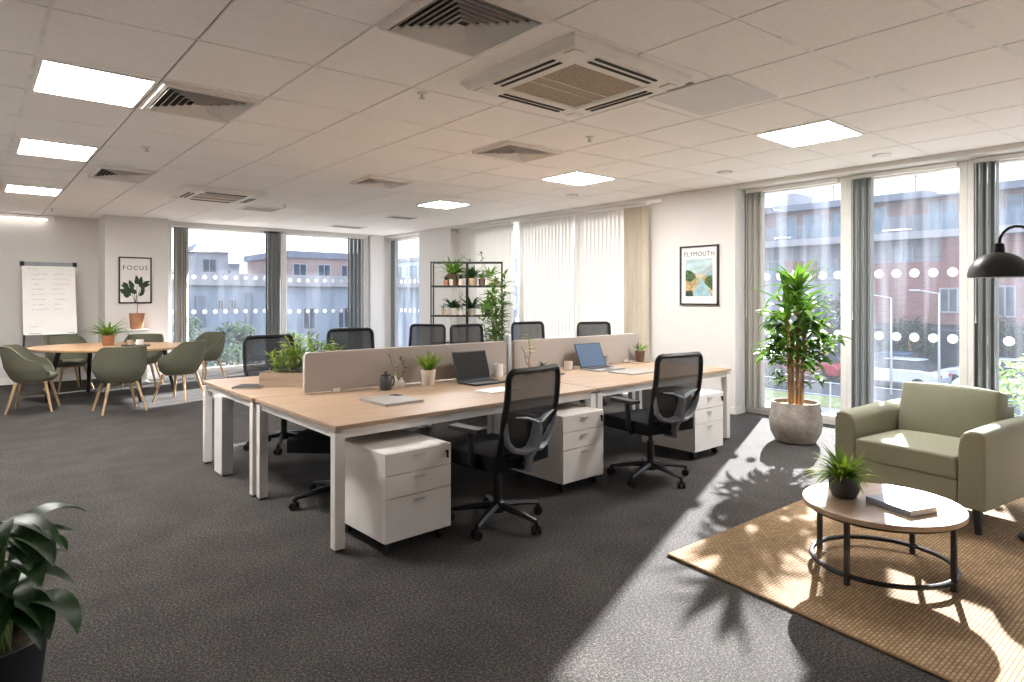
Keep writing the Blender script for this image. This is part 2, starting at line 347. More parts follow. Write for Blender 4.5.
def textmesh(name, body, size, mat_, parent, loc, rot, spacing=1.0):
    c = bpy.data.curves.new('t', 'FONT'); c.body = body; c.size = size; c.align_x = 'CENTER'; c.align_y = 'CENTER'; c.extrude = .0008; c.space_character = spacing
    t = bpy.data.objects.new('t', c); COL.objects.link(t); bpy.context.view_layer.update()
    me = bpy.data.meshes.new_from_object(t.evaluated_get(bpy.context.evaluated_depsgraph_get())); bpy.data.objects.remove(t)
    me.name = name; me.materials.clear(); me.materials.append(M[mat_])
    o = bpy.data.objects.new(name, me); COL.objects.link(o); o.parent = parent; o.location = loc; o.rotation_euler = rot
    return o
def ell(a, b, n=48, rot=0.0, c=(0, 0)):
    return [(c[0] + a * math.cos(t) * math.cos(rot) - b * math.sin(t) * math.sin(rot), c[1] + a * math.cos(t) * math.sin(rot) + b * math.sin(t) * math.cos(rot)) for t in (2 * PI * k / n for k in range(n))]

# ------------------------------------------------------------------ camera, world, sun
cam = bpy.data.cameras.new('camera'); co = bpy.data.objects.new('camera', cam); COL.objects.link(co)
A = math.radians(49.54); co.location = (0, 0, 1.45); co.rotation_euler = (PI / 2, 0, A - PI / 2)
cam.sensor_width = 36; cam.lens = 36 * 637.9 / 1024; cam.shift_y = -44 / 1024; cam.clip_start = .05; cam.clip_end = 600
sc.camera = co
w = bpy.data.worlds.new('sky'); sc.world = w; w.use_nodes = True; t = w.node_tree
bg = t.nodes['Background']
tc = N(t, 'ShaderNodeTexCoord'); sp = N(t, 'ShaderNodeSeparateXYZ'); t.links.new(tc.outputs['Generated'], sp.inputs[0])
r = N(t, 'ShaderNodeValToRGB'); e = r.color_ramp.elements
e[0].position = 0; e[0].color = (.86, .92, 1, 1); e[1].position = 1; e[1].color = (.42, .62, 1, 1); k = e.new(.25); k.color = (.66, .80, 1, 1)
t.links.new(sp.outputs['Z'], r.inputs[0])
mp = N(t, 'ShaderNodeMapping'); mp.inputs['Scale'].default_value = (1, 1, 3.2); t.links.new(tc.outputs['Generated'], mp.inputs[0])
nz = N(t, 'ShaderNodeTexNoise', Scale=3.2, Detail=6.0, Roughness=.6); t.links.new(mp.outputs[0], nz.inputs['Vector'])
cr = N(t, 'ShaderNodeValToRGB'); cr.color_ramp.elements[0].position = .42; cr.color_ramp.elements[1].position = .62
t.links.new(nz.outputs['Fac'], cr.inputs[0])
mx = N(t, 'ShaderNodeMix', data_type='RGBA'); t.links.new(cr.outputs[0], mx.inputs['Factor']); t.links.new(r.outputs[0], mx.inputs['A']); mx.inputs['B'].default_value = (1.25, 1.22, 1.18, 1)
t.links.new(mx.outputs['Result'], bg.inputs['Color']); bg.inputs['Strength'].default_value = .8
sun = bpy.data.lights.new('sun', 'SUN'); so = bpy.data.objects.new('sun', sun); COL.objects.link(so)
sun.energy = 10.5; sun.angle = math.radians(.8); sun.color = (1, .93, .84)
az, el = math.radians(21), math.radians(23.5)
sd = Vector((math.cos(az) * math.cos(el), math.sin(az) * math.cos(el), math.sin(el)))
so.rotation_euler = sd.to_track_quat('Z', 'Y').to_euler(); so.location = (20, 8, 12)
sc.view_settings.view_transform = 'Standard'; sc.view_settings.look = 'None'; sc.view_settings.gamma = 1; sc.view_settings.exposure = 1.93
sc.view_settings.use_curve_mapping = False
cy = sc.cycles; cy.use_denoising = True; cy.max_bounces = 10; cy.diffuse_bounces = 7; cy.glossy_bounces = 3; cy.transmission_bounces = 6; cy.transparent_max_bounces = 16
cy.sample_clamp_indirect = 6; cy.caustics_reflective = False; cy.caustics_refractive = False

# ------------------------------------------------------------------ room shell
CZ = 2.84; XW = 7.2; XG = 7.52; HEAD = 2.79
struct(MB().bb(-1.5, 7.75, -3, 13.6, -.12, 0).build('floor', 'carpet', smooth=False))
XS = [-1.5, -.97, -.33, .30, .945, 1.585, 2.24, 2.92, 3.63, 4.345, 5.09, 5.80, 6.5, 7.2]
YL = [-3, -2.3, -1.6, -.9, -.1, .6, 1.28, 1.9, 2.4, 3.0, 3.77, 4.58, 5.35, 6.16, 6.98, 7.76, 8.55, 9.33, 10.0, 10.66, 11.4, 12.2, 13.0, 13.6]
YR = [-3, -2.35, -1.7, -1.05, -.4, .23, .87, 1.535, 2.177, 2.82, 3.46, 4.2, 4.92, 5.6, 6.45, 7.3, 8.1, 8.95, 9.65, 10.4, 11.2, 12.05, 12.95, 13.6]
b = MB()
def gy(j, x): return YL[j] + (YR[j] - YL[j]) * (x - .3) / 4.7
for i in range(len(XS) - 1):
    for j in range(len(YL) - 1):
        g = .007; x0, x1 = XS[i] + g, XS[i + 1] - g
        vs = [(x0, gy(j, x0) + g, CZ), (x1, gy(j, x1) + g, CZ), (x1, gy(j + 1, x1) - g, CZ), (x0, gy(j + 1, x0) - g, CZ)]
        up = [(x, y, CZ + .02) for x, y, z in vs]
        b.add(vs + up, [(3, 2, 1, 0), (0, 1, 5, 4), (1, 2, 6, 5), (2, 3, 7, 6), (3, 0, 4, 7)])
b.bb(-1.5, 7.75, -3.2, 13.8, CZ + .012, CZ + .12, 1)
b.bb(.29, .31, -3, 13.4, CZ - .003, CZ + .013, 2)      # light T-bars
for j in range(1, len(YL) - 1):
    wd = .014 if YR[j] < 1.6 else (.008 if j < 11 else .005)
    for a, c, mi in ((-1.5, 3.3, 0), (3.3, 7.2, 2)):
        z = CZ - .003 if mi else CZ + .004
        h = wd if mi else .006
        b.add([(a, gy(j, a) - h, z), (c, gy(j, c) - h, z), (c, gy(j, c) + h, z), (a, gy(j, a) + h, z)], [(3, 2, 1, 0)], mi)
struct(b.build('ceiling', ['ceil', 'groove', 'tbar'], smooth=False))

b = MB()
b.bb(-1.7, 1.76, 13.4, 13.7, 0, CZ + .02)                                   # whiteboard wall
b.bb(1.76, 2.72, 12.65, 13.7, 0, CZ + .01)                                  # poster pier
b.bb(2.72, 6.78, 12.95, 13.4, HEAD - .01, CZ + .01)                         # head above the windows
b.bb(2.72, 6.78, 13.02, 13.4, -.05, .05)
b.bb(6.78, 7.44, 13.0, 13.4, 0, CZ + .01)                                    # corner column
b.bb(6.86, 7.2, 12.93, 13.0, 0, CZ)
struct(b.build('wall_back', 'wall', smooth=False))
b = MB()
b.bb(XW, 7.6, 10.3, 11.45, 0, CZ + .01); b.bb(7.38, 7.6, 9.86, 10.3, 0, CZ + .01)
b.bb(7.47, 7.6, 5.4, 6.06, 0, CZ + .01)
b.bb(XW, 7.6, 4.2, 5.3, 0, CZ + .01)
b.bb(7.42, 7.6, 4.2, 4.30, 0, CZ)
b.bb(XW + .02, 7.6, -3, 13.0, HEAD, CZ + .015); b.bb(XW - .012, XW + .03, -3, 4.2, CZ - .045, CZ + .01); b.bb(XW - .012, XW + .03, 5.3, 10.3, CZ - .045, CZ + .01)
b.bb(XG - .05, 7.6, -3, 13.0, -.05, .05); b.bb(XW, 7.6, -3.1, -1.68, 0, CZ + .01)
struct(b.build('wall_right', 'wall', smooth=False))
struct(MB().bb(-1.7, -1.5, -3.1, 13.6, 0, CZ + .01).build('wall_left', 'wall', smooth=False))
struct(MB().bb(-1.7, 7.9, -3.2, -3, 0, CZ + .01).build('wall_front', 'wall', smooth=False))
b = MB(); b.bb(-1.5, 1.75, 13.382, 13.4, 0, .12); b.bb(1.745, 1.76, 12.65, 13.382, 0, .12); b.bb(1.745, 2.72, 12.632, 12.65, 0, .12)
struct(b.build('baseboard_back', 'wframe', bevel=.004))
b = MB(); b.bb(XW - .016, XW, 4.2, 5.3, 0, .09); b.bb(XW - .016, XW, 10.3, 11.45, 0, .09); b.bb(XW, 7.42, 4.184, 4.2, 0, .09)
struct(b.build('baseboard_right', 'wframe', bevel=.004))
b = MB(); b.bb(XW + .02, XG - .05, 5.3, 9.86, 0, .05); struct(b.build('trim_sill', 'wframe', smooth=False))

# windows: an Empty per opening, frame + pane + film dots
WN = [0]
def window(along, a0, a1, post=(.06, .06), dots=True, zd=(1.70, 1.03), step=.17, rad=.046):
    WN[0] += 1
    o = bpy.data.objects.new('window_%d' % WN[0], None); COL.objects.link(o); struct(o)
    def P(s, d, z): return (XG + d, s, z) if along == 'y' else (s, 13.08 + d, z)
    fr = MB(); z0, z1 = .05, HEAD
    def slab(s0, s1, d0, d1, za, zb, m):
        p, q = P(s0, d0, za), P(s1, d1, zb); m.bb(min(p[0], q[0]), max(p[0], q[0]), min(p[1], q[1]), max(p[1], q[1]), za, zb)
    slab(a0, a0 + post[0], -.06, .06, z0, z1, fr); slab(a1 - post[1], a1, -.06, .06, z0, z1, fr)
    slab(a0 + post[0], a1 - post[1], -.05, .05, z0, z0 + .05, fr); slab(a0 + post[0], a1 - post[1], -.05, .05, z1 - .06, z1, fr)
    fr.build('frame', 'wframe', o, bevel=.006)
    pn = MB(); slab(a0 + post[0] - .01, a1 - post[1] + .01, -.004, .004, z0 + .04, z1 - .05, pn); pn.build('pane', 'glass', o, smooth=False)
    if dots:
        d = MB(); n = int((a1 - a0 - post[0] - post[1] - .08) / step); c = (a0 + a1) / 2
        for z in zd:
            for k in range(n + 1):
                s = c + (k - n / 2) * step
                ring = [P(s + rad * math.cos(q), -.008, z + rad * math.sin(q)) for q in (2 * PI * i / 16 for i in range(16))]
                back = [P(s + rad * math.cos(q), -.005, z + rad * math.sin(q)) for q in (2 * PI * i / 16 for i in range(16))]
                d.add(ring + back, [tuple(range(16)), tuple(range(31, 15, -1))] + [(i, 16 + i, 16 + (i + 1) % 16, (i + 1) % 16) for i in range(16)])
        d.build('film_dots', 'dot', o, smooth=False)
    return o
window('x', 2.72, 4.92, (.14, .05), zd=(1.83, 1.17), step=.19, rad=.046)
window('x', 4.92, 6.78, (.08, .06), zd=(1.80, 1.15), step=.19, rad=.046)
window('y', 11.45, 13.0, (.06, .06), zd=(1.80, 1.15), step=.19, rad=.046)
window('y', 8.5, 9.86, (.07, .06)); window('y', 7.08, 8.5, (.05, .07)); window('y', 6.06, 7.08, (.06, .05))
for a0, a1 in ((2.99, 4.25), (1.86, 2.99), (.72, 1.86), (-.45, .72), (-1.68, -.45)): window('y', a0, a1, (.07, .065))

# vertical blinds
def blind_stack(label, along, s0, s1, ha, hb, mats='slat', n=9):
    o = thing('vertical_blind', label, 'blind', group='drawn-back vertical blinds beside the window panes')
    d0 = 7.42 if along == 'y' else 12.99
    b = MB()
    for k in range(n):
        s = s0 + (s1 - s0) * (k + .5) / n; rz = .18 * math.sin(k * 2.1)
        if along == 'y': b.box((d0 - .01, s, 1.41), (.089, .006, 2.66), rz)
        else: b.box((s, d0 - .01, 1.41), (.006, .089, 2.66), rz - .75)
    b.build('slats', mats, o, smooth=False)
    h = MB()
    if along == 'y': h.bb(d0 - .03, d0 + .02, ha, hb, 2.74, 2.785)
    else: h.bb(ha, hb, d0 - .03, d0 + .02, 2.74, 2.775)
    h.build('head_rail', 'wframe', o, bevel=.004)
    c = MB()
    if along == 'y': c.tube([(d0 - .06, s1 - .02, 2.74), (d0 - .06, s1 - .02, 1.3), (d0 - .06, s1 - .02, 1.2)], [.003, .003, .008], 6)
    else: c.tube([(s0 + .02, d0 - .06, 2.74), (s0 + .02, d0 - .06, 1.3), (s0 + .02, d0 - .06, 1.2)], [.003, .003, .008], 6)
    c.build('control_cord', 'wframe', o)
    return o
blind_stack('light grey-beige stack of blind slats beside the framed poster with the single word', 'x', 2.89, 3.13, 2.8, 4.85, 'slat', 8)
blind_stack('dark grey stack of blind slats between the two far left window panes', 'x', 4.56, 4.87, 4.50, 5.55, 'slatdark', 11)
blind_stack('grey stack of blind slats at the far room corner, left of the white column', 'x', 6.34, 6.72, 5.6, 6.74, 'slatdark', 12)
blind_stack('slim blue-grey stack of blind slats in the narrow corner window left of the plant rack', 'y', 12.72, 12.93, 11.5, 12.95, 'slatdark', 8)
blind_stack('brown-grey stack of blind slats just left of the tall potted cane plant', 'y', 3.94, 4.16, 3.06, 4.18, 'slat', 9)
blind_stack('dark grey stack of blind slats between the tall plant and the armchair', 'y', 2.70, 2.91, 1.93, 2.92, 'slatdark', 9)
blind_stack('dark grey stack of blind slats behind the black dome lamp', 'y', 1.60, 1.79, .8, 1.79, 'slatdark', 9)
for (s0, s1, rr) in ((.45, .65, (-.38, .65)), (-.72, -.52, (-1.6, -.52))): blind_stack('grey stack of blind slats on the window wall right of the picture edge', 'y', s0, s1, rr[0], rr[1], 'slatdark', 8)
def blind_closed(label, s0, s1, mats, x=7.37):
    o = thing('vertical_blind', label, 'blind', group='closed vertical blinds')
    b = MB(); n = round((s1 - s0) / .082); 
    for k in range(n):
        s = s0 + (k + .5) * (s1 - s0) / n
        q = math.radians(-14); 
        def F(u, v):
            a = (u - .5) * .104; h = .016 * (1 - (2 * u - 1) ** 2)
            return (x + a * math.sin(q) + h * math.cos(q), s + a * math.cos(q) - h * math.sin(q), .08 + 2.68 * v)
        b.shell(F, 6, 1, .0015)
    b.build('slats', mats, o)
    MB().bb(x - .03, x + .03, s0, s1, 2.755, 2.789).build('head_rail', 'wframe', o, bevel=.004)
    ch = MB(); 
    for k in range(n - 1):
        s = s0 + (k + .5) * (s1 - s0) / n; ch.tube([(x, s, .1), (x, s + (s1 - s0) / n, .1)], .002, 4)
    ch.build('bottom_chain', 'wframe', o)
    return o
blind_closed('closed white-grey vertical blind directly behind the plant rack', 8.62, 9.84, 'slatw')
blind_closed('closed bright white vertical blind in the middle of the back windows', 7.13, 8.42, 'slatw')
blind_closed('closed bright white vertical blind next to the beige strip of blind', 6.1, 7.08, 'slatw')
blind_closed('narrow closed beige vertical blind over solid wall near the landscape poster', 5.66, 6.08, 'slatb')

# ------------------------------------------------------------------ ceiling fittings
PG = 'square ceiling light panels'
def panel(label, x0, x1, y0, y1):
    o = thing('ceiling_light', label, 'ceiling light', ((x0 + x1) / 2, (y0 + y1) / 2, CZ), 0, PG)
    w_, d_ = x1 - x0, y1 - y0; b = MB()
    for s in (-1, 1):
        b.box((s * (w_ / 2 - .008), 0, -.004), (.016, d_, .016)); b.box((0, s * (d_ / 2 - .008), -.004), (w_ - .032, .016, .016))
    b.build('frame', 'tbar', o, smooth=False)
    MB().box((0, 0, -.004), (w_ - .032, d_ - .032, .008)).build('diffuser', 'lamp', o, smooth=False)
panel('lit square ceiling panel nearest the viewer at upper left', .32, .925, 4.59, 5.33)
panel('lit square ceiling panel second in the left row of three', .345, .925, 6.99, 7.75)
panel('lit square ceiling panel farthest in the left row, near the flip chart wall', .357, .93, 10.0, 10.66)
panel('lit square ceiling panel nearest the right-hand windows', 5.11, 5.79, 2.18, 2.80)
panel('lit square ceiling panel between the diamond-shaped vent and the blinds', 5.11, 5.77, 4.885, 5.475)
panel('lit square ceiling panel farthest back, above the plant rack', 5.15, 5.71, 7.65, 8.27)
def vent(label, x0, x1, y0, y1, n=6, cat='ceiling vent'):
    o = thing('ceiling_vent', label, cat, ((x0 + x1) / 2, (y0 + y1) / 2, CZ), 0, 'square louvred ceiling vents')
    w_, d_ = (x1 - x0) / 2, (y1 - y0) / 2
    MB().box((0, 0, -.003), (2 * w_ - .02, 2 * d_ - .02, .004)).build('duct_opening', 'ventdark', o, smooth=False)
    def ring(b, f0, z0, f1, z1):
        q0 = [(sx * w_ * f0, sy * d_ * f0, z0) for sx, sy in ((-1, -1), (1, -1), (1, 1), (-1, 1))]; q1 = [(sx * w_ * f1, sy * d_ * f1, z1) for sx, sy in ((-1, -1), (1, -1), (1, 1), (-1, 1))]
        th = [(x, y, z + .003) for x, y, z in q0 + q1]
        b.add(q0 + q1 + th, [(i, (i + 1) % 4, 4 + (i + 1) % 4, 4 + i) for i in range(4)] + [(8 + i, 12 + i, 12 + (i + 1) % 4, 8 + (i + 1) % 4) for i in range(4)]
              + [(i, 8 + i, 8 + (i + 1) % 4, (i + 1) % 4) for i in range(4)] + [(4 + i, 4 + (i + 1) % 4, 12 + (i + 1) % 4, 12 + i) for i in range(4)])
    f = MB(); ring(f, 1.0, -.002, .985, -.026); ring(f, .985, -.026, .90, -.030); f.build('frame', 'vent', o, smooth=False)
    l = MB()
    for k in range(n):
        a = .87 - k * .8 / n; ring(l, a, -.034, max(.02, a - .08 * 6 / n), -.008)
    l.build('louvres', 'vent', o, smooth=False)
    return o
vent('louvred ceiling vent beside the nearest left light panel', .955, 1.575, 4.56, 5.28)
vent('louvred ceiling vent beyond the nearest left vent, beside the second light panel', 1.05, 1.585, 7.9, 8.72)
vent('large louvred ceiling vent at the top edge of the view', 1.595, 2.205, 2.28, 2.92, 7)
vent('small-looking louvred ceiling vent right of the ceiling centre, above the far desks', 3.645, 4.31, 4.32, 4.86)
vent('louvred ceiling vent farther back, second from the central air unit', 3.49, 4.07, 6.59, 7.11)
def flatvent(label, x, y, w_, d_, rz=0):
    o = thing('ceiling_vent', label, 'ceiling vent', (x, y, CZ), rz)
    MB().box((0, 0, -.004), (w_, d_, .016)).build('frame', 'vent', o, bevel=.003)
    s = MB()
    for k in range(4): s.box((0, (k - 1.5) * d_ * .2, -.013), (w_ * .86, d_ * .05, .004))
    s.build('slots', 'ventdark', o, smooth=False)
flatvent('flat slotted ceiling vent beyond the far air unit', 3.5, 10.2, .55, .5)
flatvent('flat slotted ceiling vent close to the far window corner', 5.7, 11.7, .7, .35)
flatvent('flat slotted ceiling vent right of the far window corner', 5.75, 9.7, .5, .3)
o = thing('ceiling_panel', 'pale blank ceiling panel with a dark corner slot, right of the air unit', 'ceiling panel', (3.93, 2.46, CZ))
MB().box((0, 0, -.003), (.66, .60, .012)).build('plate', mat('pale_plate', (.72, .71, .71), .6, amt=.03), o, bevel=.003)
MB().box((-.36, .02, -.003), (.03, .2, .012)).build('slot', 'groove', o, smooth=False)
def cassette(label, x, y, s, dy):
    o = thing('air_conditioner', label, 'air conditioner', (x, y, CZ), 0, 'square ceiling air units')
    b = MB(); a = s / 2
    b.add([(sx * a * f, sy * dy / 2 * f, z) for f, z in ((1, 0.0), (1, -.022), (.93, -.058), (.62, -.066), (.60, -.046)) for sx, sy in ((-1, -1), (1, -1), (1, 1), (-1, 1))],
          [(4 * k + i, 4 * k + 4 + i, 4 * k + 4 + (i + 1) % 4, 4 * k + (i + 1) % 4) for k in range(4) for i in range(4)])
    b.build('casing', 'acwhite', o, smooth=False, bevel=.004)
    MB().box((0, 0, -.048), (s * .595, dy * .595, .01)).build('filter_grille', 'acgrille', o, smooth=False)
    g = MB(); 
    g.box((0, 0, -.054), (s * .60, .006, .008)); g.box((0, dy * .1, -.054), (s * .6, .004, .006))
    for sx in (-1, 1): g.box((sx * s * .295, 0, -.055), (.012, dy * .6, .012))
    for sy in (-1, 1): g.box((0, sy * dy * .295, -.055), (s * .57, .012, .012))
    g.build('grille_frame', 'acwhite', o, smooth=False)
    for sx, sy in ((1, 0), (-1, 0), (0, 1), (0, -1)):
        sl = MB()
        for k, off in enumerate((.365, .415)):
            if sx: sl.box((sx * s * off, 0, -.0645 + k * .0015), (.022, dy * .52, .006), ry=sx * .05)
            else: sl.box((0, sy * dy * off, -.0645 + k * .0015), (s * .52, .022, .006), rx=-sy * .05)
        sl.build('air_slot', 'ventdark', o, smooth=False)
    c = MB()
    for sx in (-1, 1):
        for sy in (-1, 1): c.box((sx * s * .40, sy * dy * .40, -.062), (.09, .09, .012), PI / 4 * 0)
    c.build('corner_cover', 'acwhite', o, bevel=.006)
    return o
cassette('large square beige air unit near the middle of the ceiling', 2.94, 2.83, 1.06, 1.02)
cassette('square beige air unit far back over the meeting area', 2.55, 9.05, .98, .9)
def spr(label, x, y, kind=0):
    o = thing('sprinkler_head' if kind == 0 else 'recessed_downlight', label, 'sprinkler' if kind == 0 else 'downlight', (x, y, CZ))
    if kind == 0:
        MB().lathe([(.035, .03), (.035, -.006), (.02, -.012)], 16).build('collar', 'vent', o)
        MB().lathe([(.008, -.012), (.008, -.035), (.022, -.038), (.022, -.042)], 12).build('nozzle', 'alu', o)
    else:
        MB().lathe([(.085, .03), (.085, -.008), (.06, -.012)], 20).build('trim_ring', 'alu', o)
        MB().lathe([(.06, -.011), (.058, -.0135)], 20).build('lens', 'vent', o)
for lb, x, y, kd in (('small sprinkler just left of the central air unit', 2.35, 3.7, 0), ('small sprinkler beside the second left louvred vent', 1.26, 6.69, 0), ('small sprinkler right of the far air unit', 3.64, 9.56, 0),
    ('small sprinkler between the central air unit and the diamond-shaped vent', 4.11, 3.78, 0), ('round downlight over the landscape poster wall', 6.4, 3.86, 1), ('round downlight in front of the closed white blinds', 6.26, 6.08, 1),
    ('round downlight above the tall plant window', 6.8, 2.4, 1), ('small sprinkler above the flip chart', 1.0, 12.3, 0)): spr(lb, x, y, kd)
o = thing('wall_strip_light', 'long lit strip light along the top of the flip chart wall', 'wall light', (0, 13.36, 2.76))
MB().bb(-1.3, 1.12, -.05, .04, .0, .06).build('housing', 'wframe', o, bevel=.006)
MB().bb(-1.28, 1.02, -.06, -.02, -.014, .0).build('tube', 'strip', o, smooth=False)

# ------------------------------------------------------------------ desks
def desk(label, x0, x1, y00, y01, y10, y11, legs, group='long white-framed desks'):
    """four corners: front edge y00->y01, back edge y10->y11"""
    o = thing('office_desk', label, 'desk', (0, 0, 0), 0, group)
    q = [(x0, y00), (x1, y01), (x1, y11), (x0, y10)]
    MB().prism(q, .695, .72).build('tabletop', 'desk', o, bevel=.003)
    b = MB(); c = .045
    def bar(p, q_): b.tube([(*p, .668), (*q_, .668)], .036, 4, rot=PI / 4)
    ins = [(x0 + c, y00 + c), (x1 - c, y01 + c), (x1 - c, y11 - c), (x0 + c, y10 - c)]
    for i in range(4): bar(ins[i], ins[(i + 1) % 4])
    b.build('under_frame', 'white', o, smooth=False)
    for i in legs:
        x, y = ins[i]; sx = -1 if i in (0, 3) else 1; x += sx * .01
        l = MB(); l.box((x, y, .345), (.062, .062, .666)); l.build('leg', 'white', o, bevel=.004)
        MB().box((x, y, .006), (.05, .05, .012)).build('foot', 'bmetal', o, smooth=False)
    return o
desk('near left oak-top desk with white legs, drawer unit under its front left corner', 1.575, 3.84, 3.38, 3.445, 4.70, 4.70, (0, 1, 2, 3))
desk('near right oak-top desk with white legs, the one with the blue laptop', 3.85, 5.93, 3.445, 3.50, 4.70, 4.70, (0, 1, 2, 3))
desk('far left oak-top desk behind the first fabric screen, with the planter box', 1.56, 3.84, 4.715, 4.715, 6.02, 6.04, (0, 1, 2, 3))
desk('far right oak-top desk behind the second fabric screen', 3.85, 5.93, 4.715, 4.715, 6.04, 6.04, (0, 1, 2, 3))
def divider(label, x0, x1, post):
    o = thing('desk_screen', label, 'desk screen', (x0, 4.63, .72), 0, 'taupe fabric desk screens')
    L = x1 - x0; b = MB(); rr = .03
    pts = [(0, .012)] + [(L, .012)] + [(L - rr + rr * math.cos(a), .315 - rr + rr * math.sin(a)) for a in (0, PI / 4, PI / 2)] + [(rr + rr * math.cos(a), .315 - rr + rr * math.sin(a)) for a in (PI / 2, 3 * PI / 4, PI)]
    n = len(pts); b.add([(x, -.02, z) for x, z in pts] + [(x, .02, z) for x, z in pts], [tuple(range(n)), tuple(range(2 * n - 1, n - 1, -1))] + [((i + 1) % n, i, n + i, n + (i + 1) % n) for i in range(n)])
    b.build('panel', 'screen', o, smooth=False, bevel=.006, segs=3)
    for x in (.25, L - .25): MB().bb(x - .03, x + .03, -.03, .03, 0, .03).build('foot_clamp', 'white', o, bevel=.003)
    if post: MB().bb(L + .015, L + .055, -.025, .025, 0, .37).build('connector_post', 'alu', o, bevel=.004)
    return o
divider('long taupe felt screen on the left desks, in front of the planter box', 1.905, 3.865, True)
divider('long taupe felt screen on the right desks, behind the blue laptop', 3.955, 5.85, False)
o = thing('side_cabinet', 'slim white upright cabinet panel under the far left desk end', 'cabinet', (1.60, 5.53, 0))
MB().box((0, 0, .325), (.09, .20, .63)).build('body', 'white', o, bevel=.004)
MB().box((0, -.103, .325), (.086, .006, .62)).build('front_panel', 'alu', o, smooth=False)
MB().box((0, 0, .005), (.07, .18, .01)).build('plinth', 'bmetal', o, smooth=False)
o = thing('cable_tray', 'black cable tray hanging below the near left desktop', 'cable tray', (2.9, 4.2, 0))
b = MB(); b.bb(-.7, .7, -.10, .10, .600, .604); b.bb(-.7, .7, -.10, -.096, .604, .640); b.bb(-.7, .7, .096, .10, .604, .64); b.build('tray', 'bmetal', o, smooth=False)
for x in (-.6, .6): MB().bb(x - .01, x + .01, -.02, .02, .604, .695).build('bracket', 'bmetal', o, smooth=False)

def pedestal(label, x, y, rz=0):
    o = thing('drawer_pedestal', label, 'drawer unit', (x, y, 0), rz, 'white three-drawer units under the near desks')
    w_, d_ = .455, .58; z0, z1 = .075, .575
    MB().bb(-w_ / 2, w_ / 2, -d_ / 2 + .022, d_ / 2, z0, z1).build('body', 'ped', o, bevel=.003)
    zs = [z0, z0 + .245, z0 + .375, z1]
    for k in range(3):
        a, c = zs[k] + .002, zs[k + 1] - .002
        d = MB().bb(-w_ / 2 + .001, w_ / 2 - .001, -d_ / 2, -d_ / 2 + .02, a, c).build('drawer', 'ped', o, bevel=.002)
        h = MB().box((0, -d_ / 2 - .006, c - .030), (.07, .012, .004)).box((0, -d_ / 2 - .011, c - .0325), (.07, .002, .007)).build('handle', 'alu', d, smooth=False)
    MB().tube([(w_ / 2 - .035, -d_ / 2 + .002, z1 - .045), (w_ / 2 - .035, -d_ / 2 - .006, z1 - .045)], .009, 12).build('lock', 'chrome', o)
    MB().box((w_ / 2 - .035, -d_ / 2 - .014, z1 - .06), (.004, .016, .045)).build('key', 'bmetal', o, smooth=False)
    for sx in (-1, 1):
        for sy in (-1, 1):
            MB().tube([(sx * .18 - .012, sy * .23, .028), (sx * .18 + .012, sy * .23, .028)], .028, 14).box((sx * .18, sy * .23, .062), (.03, .04, .026)).build('castor', 'black', o)
    return o
pd = pedestal('white three-drawer unit nearest the viewer, beside the front desk leg', 1.975, 3.44, .03)
dup(pd, 'white three-drawer unit in the middle, between the two near office chairs', (3.53, 3.60, 0), .02)
dup(pd, 'white three-drawer unit at the far right desk end, near the poster wall', (5.10, 3.52, 0), .0)

